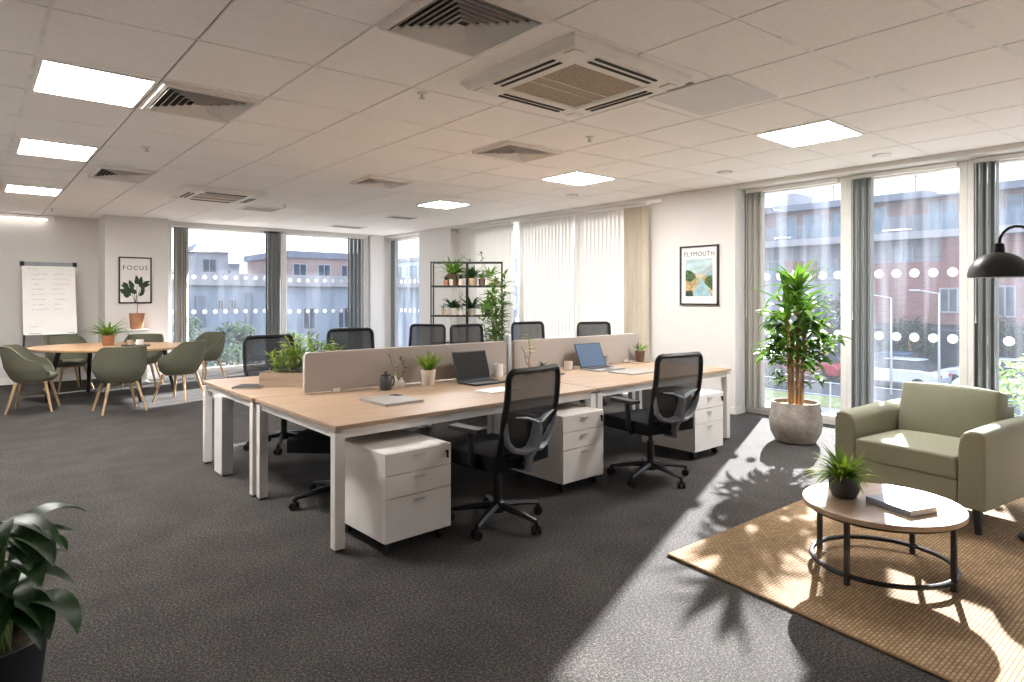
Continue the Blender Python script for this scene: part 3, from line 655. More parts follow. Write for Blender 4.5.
# ------------------------------------------------------------------ office chairs
def office_chair(label, loc, rz, group, scale=1.0, back=True, name='office_chair', cat='office chair'):
    o = thing(name, label, cat, loc, rz, group, scale)
    b = MB(); b.lathe([(.045, .075), (.05, .09), (.045, .135), (.03, .15)], 16)
    for k in range(5):
        q = 2 * PI * k / 5 + .95; d = Vector((math.cos(q), math.sin(q), 0))
        b.tube([d * .02 + Vector((0, 0, .118)), d * .16 + Vector((0, 0, .105)), d * .315 + Vector((0, 0, .078))], [.030, .024, .016], 6, flat=.8)
    b.build('star_base', 'bmetal', o)
    for k in range(5):
        q = 2 * PI * k / 5 + .95; d = Vector((math.cos(q), math.sin(q), 0)); n_ = Vector((-d.y, d.x, 0)); n2 = (n_ * .8 + d * .6).normalized(); p = d * .315
        c = MB()
        for s in (-1, 1): c.tube([p + n2 * s * .010 + Vector((0, 0, .028)), p + n2 * s * .026 + Vector((0, 0, .028))], .028, 14)
        c.tube([p + Vector((0, 0, .03)), p + Vector((0, 0, .078))], .011, 8); c.box(p + Vector((0, 0, .05)), (.03, .018, .018), math.atan2(n2.y, n2.x))
        c.build('castor', 'black', o)
    MB().tube([(0, 0, .14), (0, 0, .30), (0, 0, .3001), (0, 0, .40)], [.028, .028, .018, .018], 14).build('gas_column', 'bmetal', o)
    MB().box((0, -.01, .405), (.16, .24, .04)).box((0, -.16, .40), (.07, .16, .03)).build('seat_mechanism', 'black', o, bevel=.008)
    MB().tube([(.08, .05, .405), (.25, .06, .40)], .006, 6).build('tilt_lever', 'black', o)
    rbox('seat', (.51, .50, .095), .04, 'fabric', o, .014, (0, .03, .452), segs=5)
    if not back: return o
    def S(u, v):            # backrest sheet, u across -1..1, v up 0..1
        hw = .20 + .045 * min(1, v / .45) - .012 * max(0, v - .5)
        return Vector((u * hw, -.215 - .105 * v - .04 * math.sin(PI * v * .9) + .03 * u * u, .475 + .535 * v))
    def per(n=12):
        pts = []
        for k in range(n): pts.append((-.78 + 1.56 * k / n, 0))
        for a in (0.2, .5, .8): pts.append((.78 + .22 * math.sin(a * PI / 2), .1 * (1 - math.cos(a * PI / 2))))
        for k in range(n): pts.append((1, .1 + .80 * k / n))
        for a in (0, .3, .6, .9): pts.append((1 - .18 * (1 - math.cos(a * PI / 2)), .90 + .1 * math.sin(a * PI / 2)))
        for k in range(n): pts.append((.80 - 1.6 * k / n, 1))
        for a in (0, .3, .6, .9): pts.append((-.82 - .18 * math.sin(a * PI / 2), .9 + .1 * math.cos(a * PI / 2)))
        for k in range(n): pts.append((-1, .88 - .78 * k / n))
        for a in (0.2, .5, .8): pts.append((-1 + .22 * (1 - math.cos(a * PI / 2)), .1 * (1 - math.sin(a * PI / 2))))
        return pts
    MB().tube([S(u, v) for u, v in per()], .021, 8, closed=True, flat=.75).build('backrest_frame', 'black', o)
    MB().shell(lambda a, c: S((2 * a - 1) * (.97 if .06 < c < .94 else .88), .02 + .96 * c), 10, 14, .004).build('backrest_mesh', 'mesh', o)
    b = MB()                # rear support: spine, U-shaped arms
    def O(u, v, d): p = S(u, v); p.y -= d; return p
    b.tube([(0, -.15, .40), (0, -.26, .405), O(0, .0, .035), O(0, .16, .055), O(0, .34, .045), O(0, .44, .02)], [.036, .04, .046, .046, .042, .03], 8, flat=.45, up=(1, 0, 0), rot=PI/2)
    for s in (-1, 1):
        b.tube([O(.03 * s, .10, .05), O(.35 * s, .07, .045), O(.7 * s, .10, .035), O(.93 * s, .2, .025), O(.99 * s, .32, .018), O(.99 * s, .44, .012)], [.04, .038, .034, .03, .024, .012], 8, flat=.5)
        b.tube([O(.03 * s, .40, .04), O(.4 * s, .47, .03), O(.75 * s, .49, .02)], [.024, .018, .008], 8, flat=.5)
    b.build('lumbar_support', 'grey', o)
    for s in (-1, 1):
        a = MB(); a.tube([(s * .13, -.05, .41), (s * .27, -.05, .41), (s * .285, -.05, .44), (s * .285, -.03, .63)], [.018, .02, .024, .02], 8)
        ar = a.build('armrest', 'black', o)
        rbox('arm_pad', (.085, .25, .026), .011, 'black', ar, .0, (s * .28, 0, .648))
    return o
G1 = 'black mesh office chairs'
oc = office_chair('black mesh office chair nearest the viewer, between the first two drawer units', (2.59, 3.18, 0), math.radians(9), G1)
dup(oc, 'black mesh office chair at the near side of the right desk, beside the blue laptop', (4.15, 3.16, 0), math.radians(-7))
dup(oc, 'black mesh office chair at the far left desk, beside the planter box', (2.33, 6.14, 0), PI + .1, 1.04)
dup(oc, 'black mesh office chair behind the left screen, above the dark carafe', (3.25, 6.33, 0), PI - .1, 1.07)
dup(oc, 'black office chair turned sideways in front of the narrow corner window', (4.72, 7.46, 0), PI * .72, 1.04)
dup(oc, 'black mesh office chair in front of the plant rack, behind the open black laptop', (4.94, 6.36, 0), PI + .05, 1.07)
dup(oc, 'black mesh office chair right of the rack plant, behind the gap between screens', (5.88, 6.28, 0), PI - .12, 1.08)
dup(oc, 'black mesh office chair farthest right, in front of the bright closed blinds', (6.70, 5.86, 0), PI - .3, 1.07)
office_chair('black padded stool on a star base tucked under the near left desk', (2.0, 4.22, 0), .8, None, 1.0, False, 'task_stool', 'stool')

# ------------------------------------------------------------------ plants
def blades(rnd, n, L, W, el=(.5, 1.4), droop=(.6, 1.6), r0=.02, z=0, fold=.2, nseg=6, mb=None, sh=.6):
    b = mb or MB()
    for k in range(n):
        a = rnd.uniform(0, 2 * PI); e_ = rnd.uniform(*el); l = L * rnd.uniform(.65, 1.08)
        b.leaf((r0 * math.cos(a) * rnd.random(), r0 * math.sin(a) * rnd.random(), z), a, e_, l, W * rnd.uniform(.8, 1.15), rnd.uniform(*droop), nseg, fold, sh=sh)
    return b
def pot(o, r0, r1, h, m, soil='soil', n=24, th=.012, prof=None, name='pot'):
    p = prof or [(r0 * .9, 0), (r0, .008), (r1, h)]
    p = p + [(p[-1][0] - th * .3, p[-1][1] + th * .25), (p[-1][0] - th, p[-1][1]), (p[-1][0] - th, h - max(.02, h * .12))]
    MB().lathe(p, n).build(name, m, o)
    MB().lathe([(p[-2][0] - .002, h - max(.025, h * .2)), (p[-2][0] - .001, h - max(.018, h * .1))], n).build('soil', soil, o)
def fern(label, loc, r0, r1, h, m, L, W, n, leafm, seed, el=(.5, 1.4), droop=(.7, 1.6), name='potted_fern', cat='potted plant', group=None, soil='soil', prof=None):
    o = thing(name, label, cat, loc, 0, group); pot(o, r0, r1, h, m, soil, prof=prof)
    blades(random.Random(seed), n, L, W, el, droop, r1 * .6, h * .9).build('foliage', leafm, o)
    return o
# desk items -------------------------------------------------------
fern('grassy green plant in a cream pot on the near left desk by the black laptop', (2.90, 4.47, .72), .048, .062, .125, 'cream', .20, .014, 90, 'fern2', 3, (.9, 1.5), (.3, 1.2))
o = KIDS and None
def sprig(o, pts, leafm, n, L, W, seed, name='stem'):
    MB().tube(pts, .003, 5).build(name, 'stemg', o)
    rnd = random.Random(seed); b = MB(); P = [Vector(p) for p in pts]
    for k in range(n):
        t_ = (k + 1) / n * (len(P) - 1); i = min(int(t_), len(P) - 2); q = P[i].lerp(P[i + 1], t_ - i)
        b.leaf(q, rnd.uniform(0, 2 * PI), rnd.uniform(.1, .9), L * rnd.uniform(.7, 1.1), W, rnd.uniform(.3, 1.2), 4)
    b.build('leaves', leafm, o)
o = thing('carafe', 'dark grey lidded carafe standing on the near left desk against the screen', 'carafe', (2.50, 4.46, .72))
MB().lathe([(.042, 0), (.045, .006), (.045, .085), (.04, .105), (.036, .11)], 24).build('body', mat('carafe_grey', (.06, .06, .062), .35), o)
MB().lathe([(.038, .11), (.036, .118), (.012, .122), (.006, .128), (.011, .134), (.009, .142), (.002, .145)], 20).build('lid', 'black', o)
MB().tube([(.04, 0, .095), (.07, 0, .095), (.075, 0, .06), (.065, 0, .03), (.042, 0, .028)], .006, 8).build('handle', 'black', o)
def budvase(label, loc, h, mbody, pts, leafm, n, seed, L=.05, W=.018, flower=None):
    o = thing('bud_vase', label, 'vase', loc)
    MB().lathe([(.022, 0), (.026, .01), (.026, h * .55), (.012, h * .75), (.010, h * .95), (.013, h)], 18).build('vase', mbody, o)
    sprig(o, pts, leafm, n, L, W, seed)
    if flower:
        f = MB(); rnd = random.Random(seed + 1)
        for px, py, pz, r in flower:
            for k in range(7): f.leaf((px, py, pz), 2 * PI * k / 7, .5, r, r * .7, 1.2, 4)
        f.build('flower', 'petal', o)
    return o
budvase('small clear bud vase with a thin leafy stem beside the dark carafe', (2.62, 4.52, .72), .095, 'cream', [(0, 0, .08), (-.02, 0, .16), (-.05, .01, .27)], 'fern', 7, 5)
budvase('tiny white bud vase with drooping stem just left of the grassy desk plant', (2.70, 4.56, .72), .07, 'paper', [(0, 0, .06), (.02, -.01, .14), (.0, -.02, .20), (-.03, -.02, .23)], 'dark', 6, 6)
budvase('tan vase with cream flowers and a tall green sprig between the laptops', (4.03, 4.47, .72), .16, 'tan', [(0, 0, .14), (.005, 0, .24), (-.02, 0, .36)], 'palegreen', 12, 7, .07, .025, [(.03, 0, .25, .035), (-.03, -.01, .22, .03), (.05, .01, .21, .03)])
budvase('thin bare-stemmed vase at the left end of the right screen', (3.93, 4.40, .72), .1, 'cream', [(0, 0, .09), (-.02, 0, .2), (-.06, 0, .27)], 'twig', 3, 8, .03, .01)
o = thing('potted_sprout', 'tiny dark sprouting plant right of the cream flowers on the right desk', 'potted plant', (4.20, 4.47, .72))
pot(o, .03, .036, .06, 'tan'); blades(random.Random(4), 16, .085, .02, (.6, 1.4), (.6, 1.6), .015, .05).build('foliage', 'dark', o)
def mug(label, x, y, m, h=.09, r=.038, rz=0, z=.72, name='mug', handle=True):
    o = thing(name, label, 'mug' if handle else 'cup', (x, y, z), rz)
    MB().lathe([(r * .85, 0), (r, .008), (r, h), (r - .004, h), (r - .005, .012), (.001, .01)], 24).build('cup_body', m, o)
    if handle: MB().tube([(r - .002, 0, h * .8), (r + .022, 0, h * .75), (r + .026, 0, h * .45), (r - .002, 0, h * .22)], .005, 8).build('handle', m, o)
    return o
mug('white mug on the near left desk, right of the black laptop against the screen', 3.70, 4.53, 'paper', .12, .042, -.6)
mug('grey tumbler partly behind the black laptop, beside the white mug', 3.58, 4.56, 'cover', .12, .045, 0, name='tumbler', handle=False)
mug('dark grey cup against the right screen, just right of the blue laptop', 5.17, 4.53, 'cover', .10, .04, 0, name='tumbler', handle=False)
mug('short cream cup left of the blue laptop', 4.58, 4.50, 'cream', .085, .042, 0, name='tumbler', handle=False)
def laptop(label, x, y, w_, rz, scr, lid='laptop', tilt=18):
    o = thing('laptop', label, 'laptop', (x, y, .72), rz)
    MB().bb(-w_ / 2, w_ / 2, -.245, 0, .002, .016).build('base', 'laptop' if lid == 'laptop' else 'silver', o, bevel=.003)
    k = MB()
    for r_ in range(5):
        for c_ in range(12): k.box((-w_ * .43 + (c_ + .5) * w_ * .86 / 12, -.04 - r_ * .021, .0165), (w_ * .86 / 12 - .004, .017, .003))
    k.build('keyboard', 'key', o, smooth=False)
    MB().box((0, -.195, .0162), (.10, .065, .001)).build('trackpad', 'laptop', o, smooth=False)
    R = math.radians(tilt); n = Vector((0, math.sin(R), math.cos(R))); f = Vector((0, -math.cos(R), math.sin(R)))
    hgt = .255; c = Vector((0, .0, .016)) + n * hgt / 2
    l = MB().box(c, (w_, .007, hgt), rx=-R).build('lid', 'laptop', o, bevel=.002)
    MB().box(c + f * .004, (w_ - .016, .002, hgt - .02), rx=-R).build('screen', scr, l, smooth=False)
    MB().tube([(-w_ * .4, 0, .013), (w_ * .4, 0, .013)], .006, 8).build('hinge', 'laptop', o)
    return o
laptop('open black laptop with a dark screen on the near left desk', 3.325, 4.40, .37, .03, 'lscreen')
laptop('open laptop with a blue screen on the near right desk', 4.86, 4.41, .39, .02, 'lblue', 'silver', 22)
def notebook(label, x, y, w_, d_, h, rz, m, z=.72, name='notebook', cat='notebook', band=False):
    o = thing(name, label, cat, (x, y, z), rz)
    MB().bb(-w_ / 2 + .004, w_ / 2 - .004, -d_ / 2 + .003, d_ / 2 - .003, .003, h - .003).build('pages', 'pages', o, smooth=False)
    MB().bb(-w_ / 2, w_ / 2, -d_ / 2, d_ / 2, h - .003, h).build('front_cover', m, o, smooth=False)
    MB().bb(-w_ / 2, w_ / 2, -d_ / 2, d_ / 2, 0, .003).build('back_cover', m, o, smooth=False)
    MB().bb(-w_ / 2, -w_ / 2 + .003, -d_ / 2, d_ / 2, .003, h - .003).build('spine', m, o, smooth=False)
    return o
notebook('grey notebook with a dark clip near the front edge of the near left desk', 2.26, 3.95, .30, .36, .016, .02, 'cover')
MB().box((2.37, 4.08, .7375), (.05, .08, .003), .3).build('clip', 'coverd', None, smooth=False).parent = [c for c in COL.objects if c.name == 'notebook'][0]
COL.objects['clip'].location = Vector((0, 0, 0)); COL.objects['clip'].matrix_parent_inverse = Matrix.Rotation(-.02, 4, 'Z') @ Matrix.Translation((-2.26, -3.95, -.72))
notebook('small white notebook in front of the black laptop', 3.14, 3.86, .30, .20, .008, .1, 'paper')
notebook('wide grey folder in front of the blue laptop', 4.92, 3.95, .42, .30, .010, .05, 'cover', name='folder', cat='folder')
notebook('dark closed notebook at the left end of the far left desk', 1.74, 5.30, .22, .20, .014, -.68, 'coverd')
o = thing('eyeglasses', 'thin dark eyeglasses lying on the desk between the two laptops', 'glasses', (4.22, 4.22, .72), .6)
b = MB()
for s in (-1, 1): b.tube([(s * .035 + .025 * math.cos(q), .02 * math.sin(q), .012) for q in (2 * PI * i / 14 for i in range(14))], .0018, 5, closed=True)
b.tube([(-.012, 0, .014), (.012, 0, .014)], .0018, 5); b.build('rims', 'black', o)
for s in (-1, 1): MB().tube([(s * .06, 0, .012), (s * .06, .1, .008), (s * .055, .13, .002)], .0018, 5).build('temple', 'black', o)
o = thing('potted_cactus', 'small brown pot with a cactus sprig and pale leaves at the right screen end', 'potted plant', (5.72, 4.50, .727))
pot(o, .045, .055, .12, 'brown', 'pebble'); blades(random.Random(9), 12, .16, .03, (.7, 1.3), (.4, 1.2), .02, .11).build('foliage', 'palegreen', o)
MB().tube([(-.03, 0, .1), (-.035, 0, .18), (-.03, 0, .22)], [.008, .007, .004], 6).tube([(-.035, 0, .15), (-.055, 0, .17), (-.058, 0, .2)], [.006, .006, .003], 6).build('cactus_stem', 'dark', o)
tag(MB().bb(5.56, 5.80, 4.42, 4.585, .72, .727).build('coaster_tray', 'wbox', bevel=.002), 'thin wooden tray under the small brown cactus pot', 'tray')
# planter box with bushy plants
o = thing('planter_box', 'wooden planter box with bushy green plants and white blossom on the far left desk', 'planter', (2.10, 5.12, .72), math.radians(-40.5))
b = MB(); b.bb(-.32, .32, -.10, -.088, 0, .115); b.bb(-.32, .32, .088, .10, 0, .115); b.bb(-.32, -.308, -.088, .088, 0, .115); b.bb(.308, .32, -.088, .088, 0, .115); b.bb(-.308, .308, -.088, .088, 0, .01); b.build('box', 'wbox', o, smooth=False)
MB().bb(-.308, .308, -.088, .088, .01, .10).build('soil', 'soil', o, smooth=False)
rnd = random.Random(12); b = MB(); fl = MB()
for k in range(46):
    x, y = rnd.uniform(-.27, .27), rnd.uniform(-.06, .06); a = rnd.uniform(0, 2 * PI); h = rnd.uniform(.12, .30) * (1.0 - .5 * abs(x) / .3) + (.07 if x > 0 else 0)
    top = Vector((x + .09 * math.cos(a), y + .09 * math.sin(a), .1 + h)); b.tube([(x, y, .09), (x + .02 * math.cos(a), y + .02 * math.sin(a), .1 + h * .5), top], .0025, 4)
    for i in range(9):
        t_ = .3 + .7 * i / 8; p = Vector((x, y, .09)).lerp(top, t_); b.leaf(p, rnd.uniform(0, 2 * PI), rnd.uniform(.1, 1.1), rnd.uniform(.05, .10), .02, rnd.uniform(.3, 1.2), 4)
    if x > .05 and rnd.random() < .6:
        for i in range(5): fl.leaf(top, 2 * PI * i / 5, .4, .026, .02, .8, 3)
b.build('foliage', 'fern2', o); fl.build('blossom', 'blossom', o)

# ------------------------------------------------------------------ meeting corner
o = thing('meeting_table', 'oval oak meeting table on dark slanted legs in the far left corner', 'table', (1.60, 10.79, 0), math.radians(-40.5))
MB().prism(ell(1.10, .80, 64), .712, .74).build('tabletop', 'table', o, bevel=.006, segs=3)
MB().bb(-.65, .65, -.02, .02, .67, .712).bb(-.02, .02, -.4, .4, .67, .712).build('under_frame', 'bmetal', o, smooth=False)
for sx in (-1, 1):
    for sy in (-1, 1): MB().tube([(sx * .55, sy * .33, .70), (sx * .66, sy * .45, 0)], [.035, .024], 10).build('leg', 'bmetal', o)
def tub(label, loc, rz):
    o = thing('tub_chair', label, 'chair', loc, rz, 'olive tub chairs around the meeting table')
    def rim(a):
        q = abs(a); 
        if q < .85: return .835
        if q < 1.7: s = (q - .85) / .85; s = s * s * (3 - 2 * s); return .835 - .18 * s
        s = min(1, (q - 1.7) / .75); s = s * s * (3 - 2 * s); return .655 - .16 * s
    def F(u, v):
        a = (u * 2 - 1) * 2.45; top = rim(a); z0 = .385; z = z0 + (top - z0) * v
        k = .68 + .32 * min(1, (v * (top - z0)) / .16) ** .6 if v > 0 else .68
        k += .05 * (z - .5) * (1 if abs(a) < 1 else .6)
        return (math.sin(a) * .285 * k, -math.cos(a) * .275 * k - .06 * max(0, z - .5) * math.cos(a) / .3, z)
    MB().shell(F, 40, 10, .028).build('shell', 'olive', o, angle=70)
    MB().lathe([(.05, .375), (.17, .378), (.20, .39), (.235, .42), (.24, .45), (.225, .468), (.15, .478), (.02, .48)], 28, (0, .02, 0), sx=1.02, sy=1.0).build('seat', 'olive', o)
    b = MB(); b.box((0, 0, .365), (.36, .045, .022), PI / 4); b.box((0, 0, .365), (.36, .045, .022), -PI / 4); b.build('leg_frame', 'legwood', o, bevel=.004)
    for sx in (-1, 1):
        for sy in (-1, 1): MB().tube([(sx * .15, sy * .15, .378), (sx * .245, sy * .235, 0)], [.02, .012], 10).build('leg', 'legwood', o)
    return o
def face(p, q): return math.atan2(q[1] - p[1], q[0] - p[0]) - PI / 2
CT = (1.6, 10.79)
tc_ = tub('olive tub chair on wooden legs at the far left edge, seen from the side', (.64, 10.2, 0), face((.64, 10.2), (1.6, 9.95)))
for lb, p, q in (('olive tub chair with its back to the viewer, in front of the oval table', (1.47, 9.42), (1.35, 10.8)), ('olive tub chair at the right end of the oval table, near the sunlit patch', (2.27, 9.88), (1.45, 10.7)),
    ('olive tub chair behind the oval table, in front of the flip chart', (1.20, 12.06), (1.6, 10.79)), ('olive tub chair behind the oval table, below the framed poster with the leafy plant', (2.16, 11.78), (1.75, 10.79)), ('olive tub chair farthest right, turned towards the window', (3.08, 11.72), (2.2, 11.3))):
    dup(tc_, lb, (*p, 0), face(p, q))
fern('green fern in a terracotta pot on the oval meeting table', (1.56, 10.92, .74), .07, .085, .15, 'terracotta', .34, .04, 40, 'fern', 21, (.5, 1.4), (.7, 1.7))
mug('white cup on the dark tray on the meeting table', 1.90, 10.55, 'paper', .075, .05, 0, .758, 'cup', False)
mug('tan cup on the meeting table, left of the white cup', 1.79, 10.62, 'tan', .07, .045, 0, .758, 'cup', False)
tag(MB().prism(ell(.20, .11, 32, math.radians(-40), (1.85, 10.57)), .74, .748).prism(ell(.205, .115, 32, math.radians(-40), (1.85, 10.57)), .748, .758).build('serving_tray', 'coverd'), 'dark oval tray with cups on the meeting table', 'tray')
o = thing('plinth_stand', 'slim white plinth behind the meeting table chairs, under the terracotta vase', 'plinth', (2.18, 12.36, 0))
MB().bb(-.13, .13, -.13, .13, .03, .88).build('column', 'wframe', o, bevel=.004); MB().bb(-.15, .15, -.15, .15, 0, .03).build('base', 'wframe', o, bevel=.004); MB().bb(-.15, .15, -.15, .15, .88, .905).build('cap', 'wframe', o, bevel=.004)
o = thing('tall_vase', 'tan terracotta vase with one bare twig standing before the framed poster', 'vase', (2.18, 12.36, .905))
MB().lathe([(.085, 0), (.10, .02), (.115, .25), (.12, .27), (.11, .27), (.1, .22)], 24).build('vase', 'terracotta', o)
MB().tube([(0, 0, .2), (.01, 0, .42), (-.005, 0, .58)], [.006, .005, .003], 6).build('twig', 'twig', o)
# flip chart
o = thing('flip_chart', 'white flip chart with handwritten notes on a tripod by the left wall', 'flip chart', (1.01, 12.55, 0), 0)
La = math.atan2(.36, 1.14); w_ = .70
def B(x, s, d=0): return Vector((x, .0 + s * math.sin(La) - d * math.cos(La), .86 + s * math.cos(La) + d * math.sin(La) * 1))
def plate(b, x0, x1, s0, s1, d0, d1):
    v = [B(x, s, d) for d in (d0, d1) for x, s in ((x0, s0), (x1, s0), (x1, s1), (x0, s1))]
    b.add(v, [(3, 2, 1, 0), (4, 5, 6, 7), (0, 1, 5, 4), (1, 2, 6, 5), (2, 3, 7, 6), (3, 0, 4, 7)]); return b
plate(MB(), -w_ / 2, w_ / 2, 0, 1.2, -.02, 0).build('board', 'wframe', o, smooth=False)
plate(MB(), -w_ / 2 + .01, w_ / 2 - .01, .03, 1.17, .001, .006).build('paper_pad', 'paper', o, smooth=False)
cl = plate(MB(), -w_ / 2, w_ / 2, 1.15, 1.205, .0, .03).build('clamp_bar', 'grey', o, smooth=False)
for s in (-1, 1): plate(MB(), s * w_ / 2 - .03, s * w_ / 2 + .03, 1.145, 1.21, -.005, .035).build('end_cap', 'black', cl, smooth=False)
b = MB(); rnd = random.Random(5)
def stroke(x0, x1, s):
    n = int((x1 - x0) / .008); pts = []
    for k in range(n + 1): pts.append(B(x0 + (x1 - x0) * k / n, s + rnd.uniform(-.008, .012), .0072))
    for p, q in zip(pts, pts[1:]):
        if rnd.random() < .13: continue
        up = Vector((0, math.sin(La), math.cos(La))) * .0022; b.add([p - up, q - up, q + up, p + up], [(0, 1, 2, 3)])
stroke(-.29, -.15, 1.09)
for r_ in range(8):
    s = 1.0 - r_ * .085; stroke(-.24, -.24 + rnd.uniform(.13, .26), s)
    if r_ != 2 or True: stroke(.05, .05 + rnd.uniform(.1, .24), s + .005)
stroke(-.26, -.12, .12)
b.build('handwriting', 'ink', o, smooth=False)
tr = plate(MB(), -w_ / 2 + .02, w_ / 2 - .02, -.03, -.01, -.01, .07).build('pen_tray', 'wframe', o, smooth=False)
for k, x in enumerate((-.24, -.17, .27)): plate(MB(), x - .045, x + .045, -.012, .006, .02, .04).build('marker_pen', 'coverd', tr, smooth=False)
for sx in (-1, 1): MB().tube([B(sx * .28, 1.1, -.03), B(sx * .34, -.05, -.03), (sx * .38, -.16, 0)], .014, 8).build('leg', 'bmetal', o)
MB().tube([B(0, 1.1, -.035), (0, .72, 0)], .014, 8).build('leg', 'bmetal', o)
# posters
def poster(name, label, c, w_, h, rot, lab):
    o = thing(name, label, 'poster', c); o.rotation_euler = rot      # local: x across, z up, -y towards the room
    b = MB()
    for s in (-1, 1): b.bb(min(s * w_ / 2, s * (w_ / 2 - .022)), max(s * w_ / 2, s * (w_ / 2 - .022)), -.026, 0, -h / 2, h / 2); b.bb(-w_ / 2 + .022, w_ / 2 - .022, -.026, 0, min(s * h / 2, s * (h / 2 - .022)), max(s * h / 2, s * (h / 2 - .022)))
    b.build('frame', 'pframe', o, smooth=False)
    MB().bb(-w_ / 2 + .02, w_ / 2 - .02, -.012, -.002, -h / 2 + .02, h / 2 - .02).build('print_sheet', 'paper', o, smooth=False)
    return o
o = poster('framed_poster', 'black-framed poster reading FOCUS with a leafy plant, left of the far windows', (2.205, 12.65, 1.74), .50, .80, (0, 0, 0), 0)
textmesh('lettering', 'FOCUS', .105, 'lettering', o, (0, -.0135, .21), (PI / 2, 0, 0), 1.25)
b = MB(); rnd = random.Random(2)
def flat_leaf(x, z, a, L, W):
    pts = []; n = 7
    for s in (1, -1):
        for k in range(n + 1):
            t_ = k / n if s > 0 else 1 - k / n; w2 = W * math.sin(PI * t_ ** .8) * .5 * s
            pts.append((x + math.cos(a) * L * t_ - math.sin(a) * w2, -.0135 - .0001 * (len(b.f) % 9), z + math.sin(a) * L * t_ + math.cos(a) * w2))
    b.poly(pts[::-1])
for k in range(30):
    x = rnd.uniform(-.11, .11); z = rnd.uniform(-.32, .0); 
    if k < 16: x = rnd.choice((-.1, -.05, .05, .1)) + rnd.uniform(-.02, .02); z = rnd.uniform(-.28, -.05)
    flat_leaf(x, z, math.atan2(.14, x * 1.6 + rnd.uniform(-.06, .06)) + rnd.uniform(-.5, .5), rnd.uniform(.09, .15), .06)
for x in (-.09, -.03, .03, .09): b.add([(x * .1 - .004, -.013, -.378), (x * .1 + .004, -.013, -.378), (x + .003, -.013, -.1), (x - .003, -.013, -.1)], [(0, 1, 2, 3)])
b.build('plant_print', 'print_dark', o, smooth=False)
o = poster('framed_poster', 'black-framed PLYMOUTH landscape poster on the pier beside the near windows', (XW, 4.705, 1.73), .57, .77, (0, 0, -PI / 2 - PI), 0)
o.rotation_euler = (0, 0, -PI / 2)
textmesh('lettering', 'PLYMOUTH', .083, 'lettering', o, (0, -.0135, .275), (PI / 2, 0, 0), 1.08)
def art(name, pts, m, y): MB().poly([(x, y, z) for x, z in pts]).build(name, m, o, smooth=False)
art('sky_print', [(-.2, -.27), (.2, -.27), (.2, .215), (-.2, .215)], 'p_sky', -.0135)
art('far_hill_print', [(-.2, -.05), (.2, -.05), (.2, .13), (.12, .10), (.06, .06), (-.02, .03), (-.2, .0)], 'p_hill2', -.0138)
art('hill_print', [(.02, -.06), (.2, -.06), (.2, .07), (.15, .04), (.1, .0)], 'p_hill', -.0141)
art('field_print', [(-.2, -.27), (.2, -.27), (.2, -.03), (.08, -.0), (-.03, .01), (-.2, -.0)], 'p_field', -.0144)
art('sand_print', [(-.1, -.02), (.05, -.02), (.05, .012), (-.08, .02)], 'p_sand', -.0147)
art('water_print', [(-.10, -.27), (.18, -.27), (.13, -.15), (.06, -.08), (.03, -.02), (-.0, -.02), (.0, -.1), (-.06, -.18)], 'p_water', -.015)
art('woodland_print', [(-.2, -.06), (-.12, -.09), (-.04, -.03), (-.06, .02), (-.12, .06), (-.17, .075), (-.2, .06)], 'p_wood', -.0153)
art('bank_print', [(.08, -.1), (.2, -.2), (.2, .0), (.14, -.01), (.1, -.04)], 'p_wood', -.0153)
art('shore_print', [(-.2, -.27), (-.08, -.27), (-.1, -.2), (-.2, -.2)], 'print_dark', -.0155)

# ------------------------------------------------------------------ plant rack
RX, RY = 6.43, 8.71; RZ = math.radians(-40.5)
o = thing('plant_rack', 'tall open black metal rack with wooden shelves of potted plants by the blinds', 'shelf rack', (RX, RY, 0), RZ)
for x in (-.59, 0, .59):
    for y in (-.16, .16): MB().box((x, y, 1.02), (.022, .022, 2.04)).build('upright', 'rack', o, smooth=False)
b = MB()
for y in (-.16, .16): b.box((0, y, 2.03), (1.18, .02, .02))
for x in (-.59, .59): b.box((x, 0, 2.03), (.02, .32, .02))
b.build('top_frame', 'rack', o, smooth=False)
for z in (.25, .70, 1.145, 1.64):
    s = MB().bb(-.58, .58, -.15, .15, z - .012, z).build('shelf', 'shelfw', o, smooth=False)
    MB().box((0, -.16, z - .012), (1.16, .012, .03)).box((0, .16, z - .012), (1.16, .012, .03)).build('shelf_rail', 'rack', s, smooth=False)
ca, sa = math.cos(RZ), math.sin(RZ)
def rp(x, y, z): return (RX + ca * x - sa * y, RY + sa * x + ca * y, z)
PXM = 10.8 / 638
def rx(px): return (px - 467) * PXM
RG = 'small potted plants on the black rack'
sh1, sh2 = 1.641, 1.146
fern('big arching fern in a brown pot at the top left of the rack', rp(rx(452), .0, sh1), .075, .10, .19, 'brown', .42, .045, 46, 'fern', 31, (.5, 1.4), (.7, 1.6), group=RG)
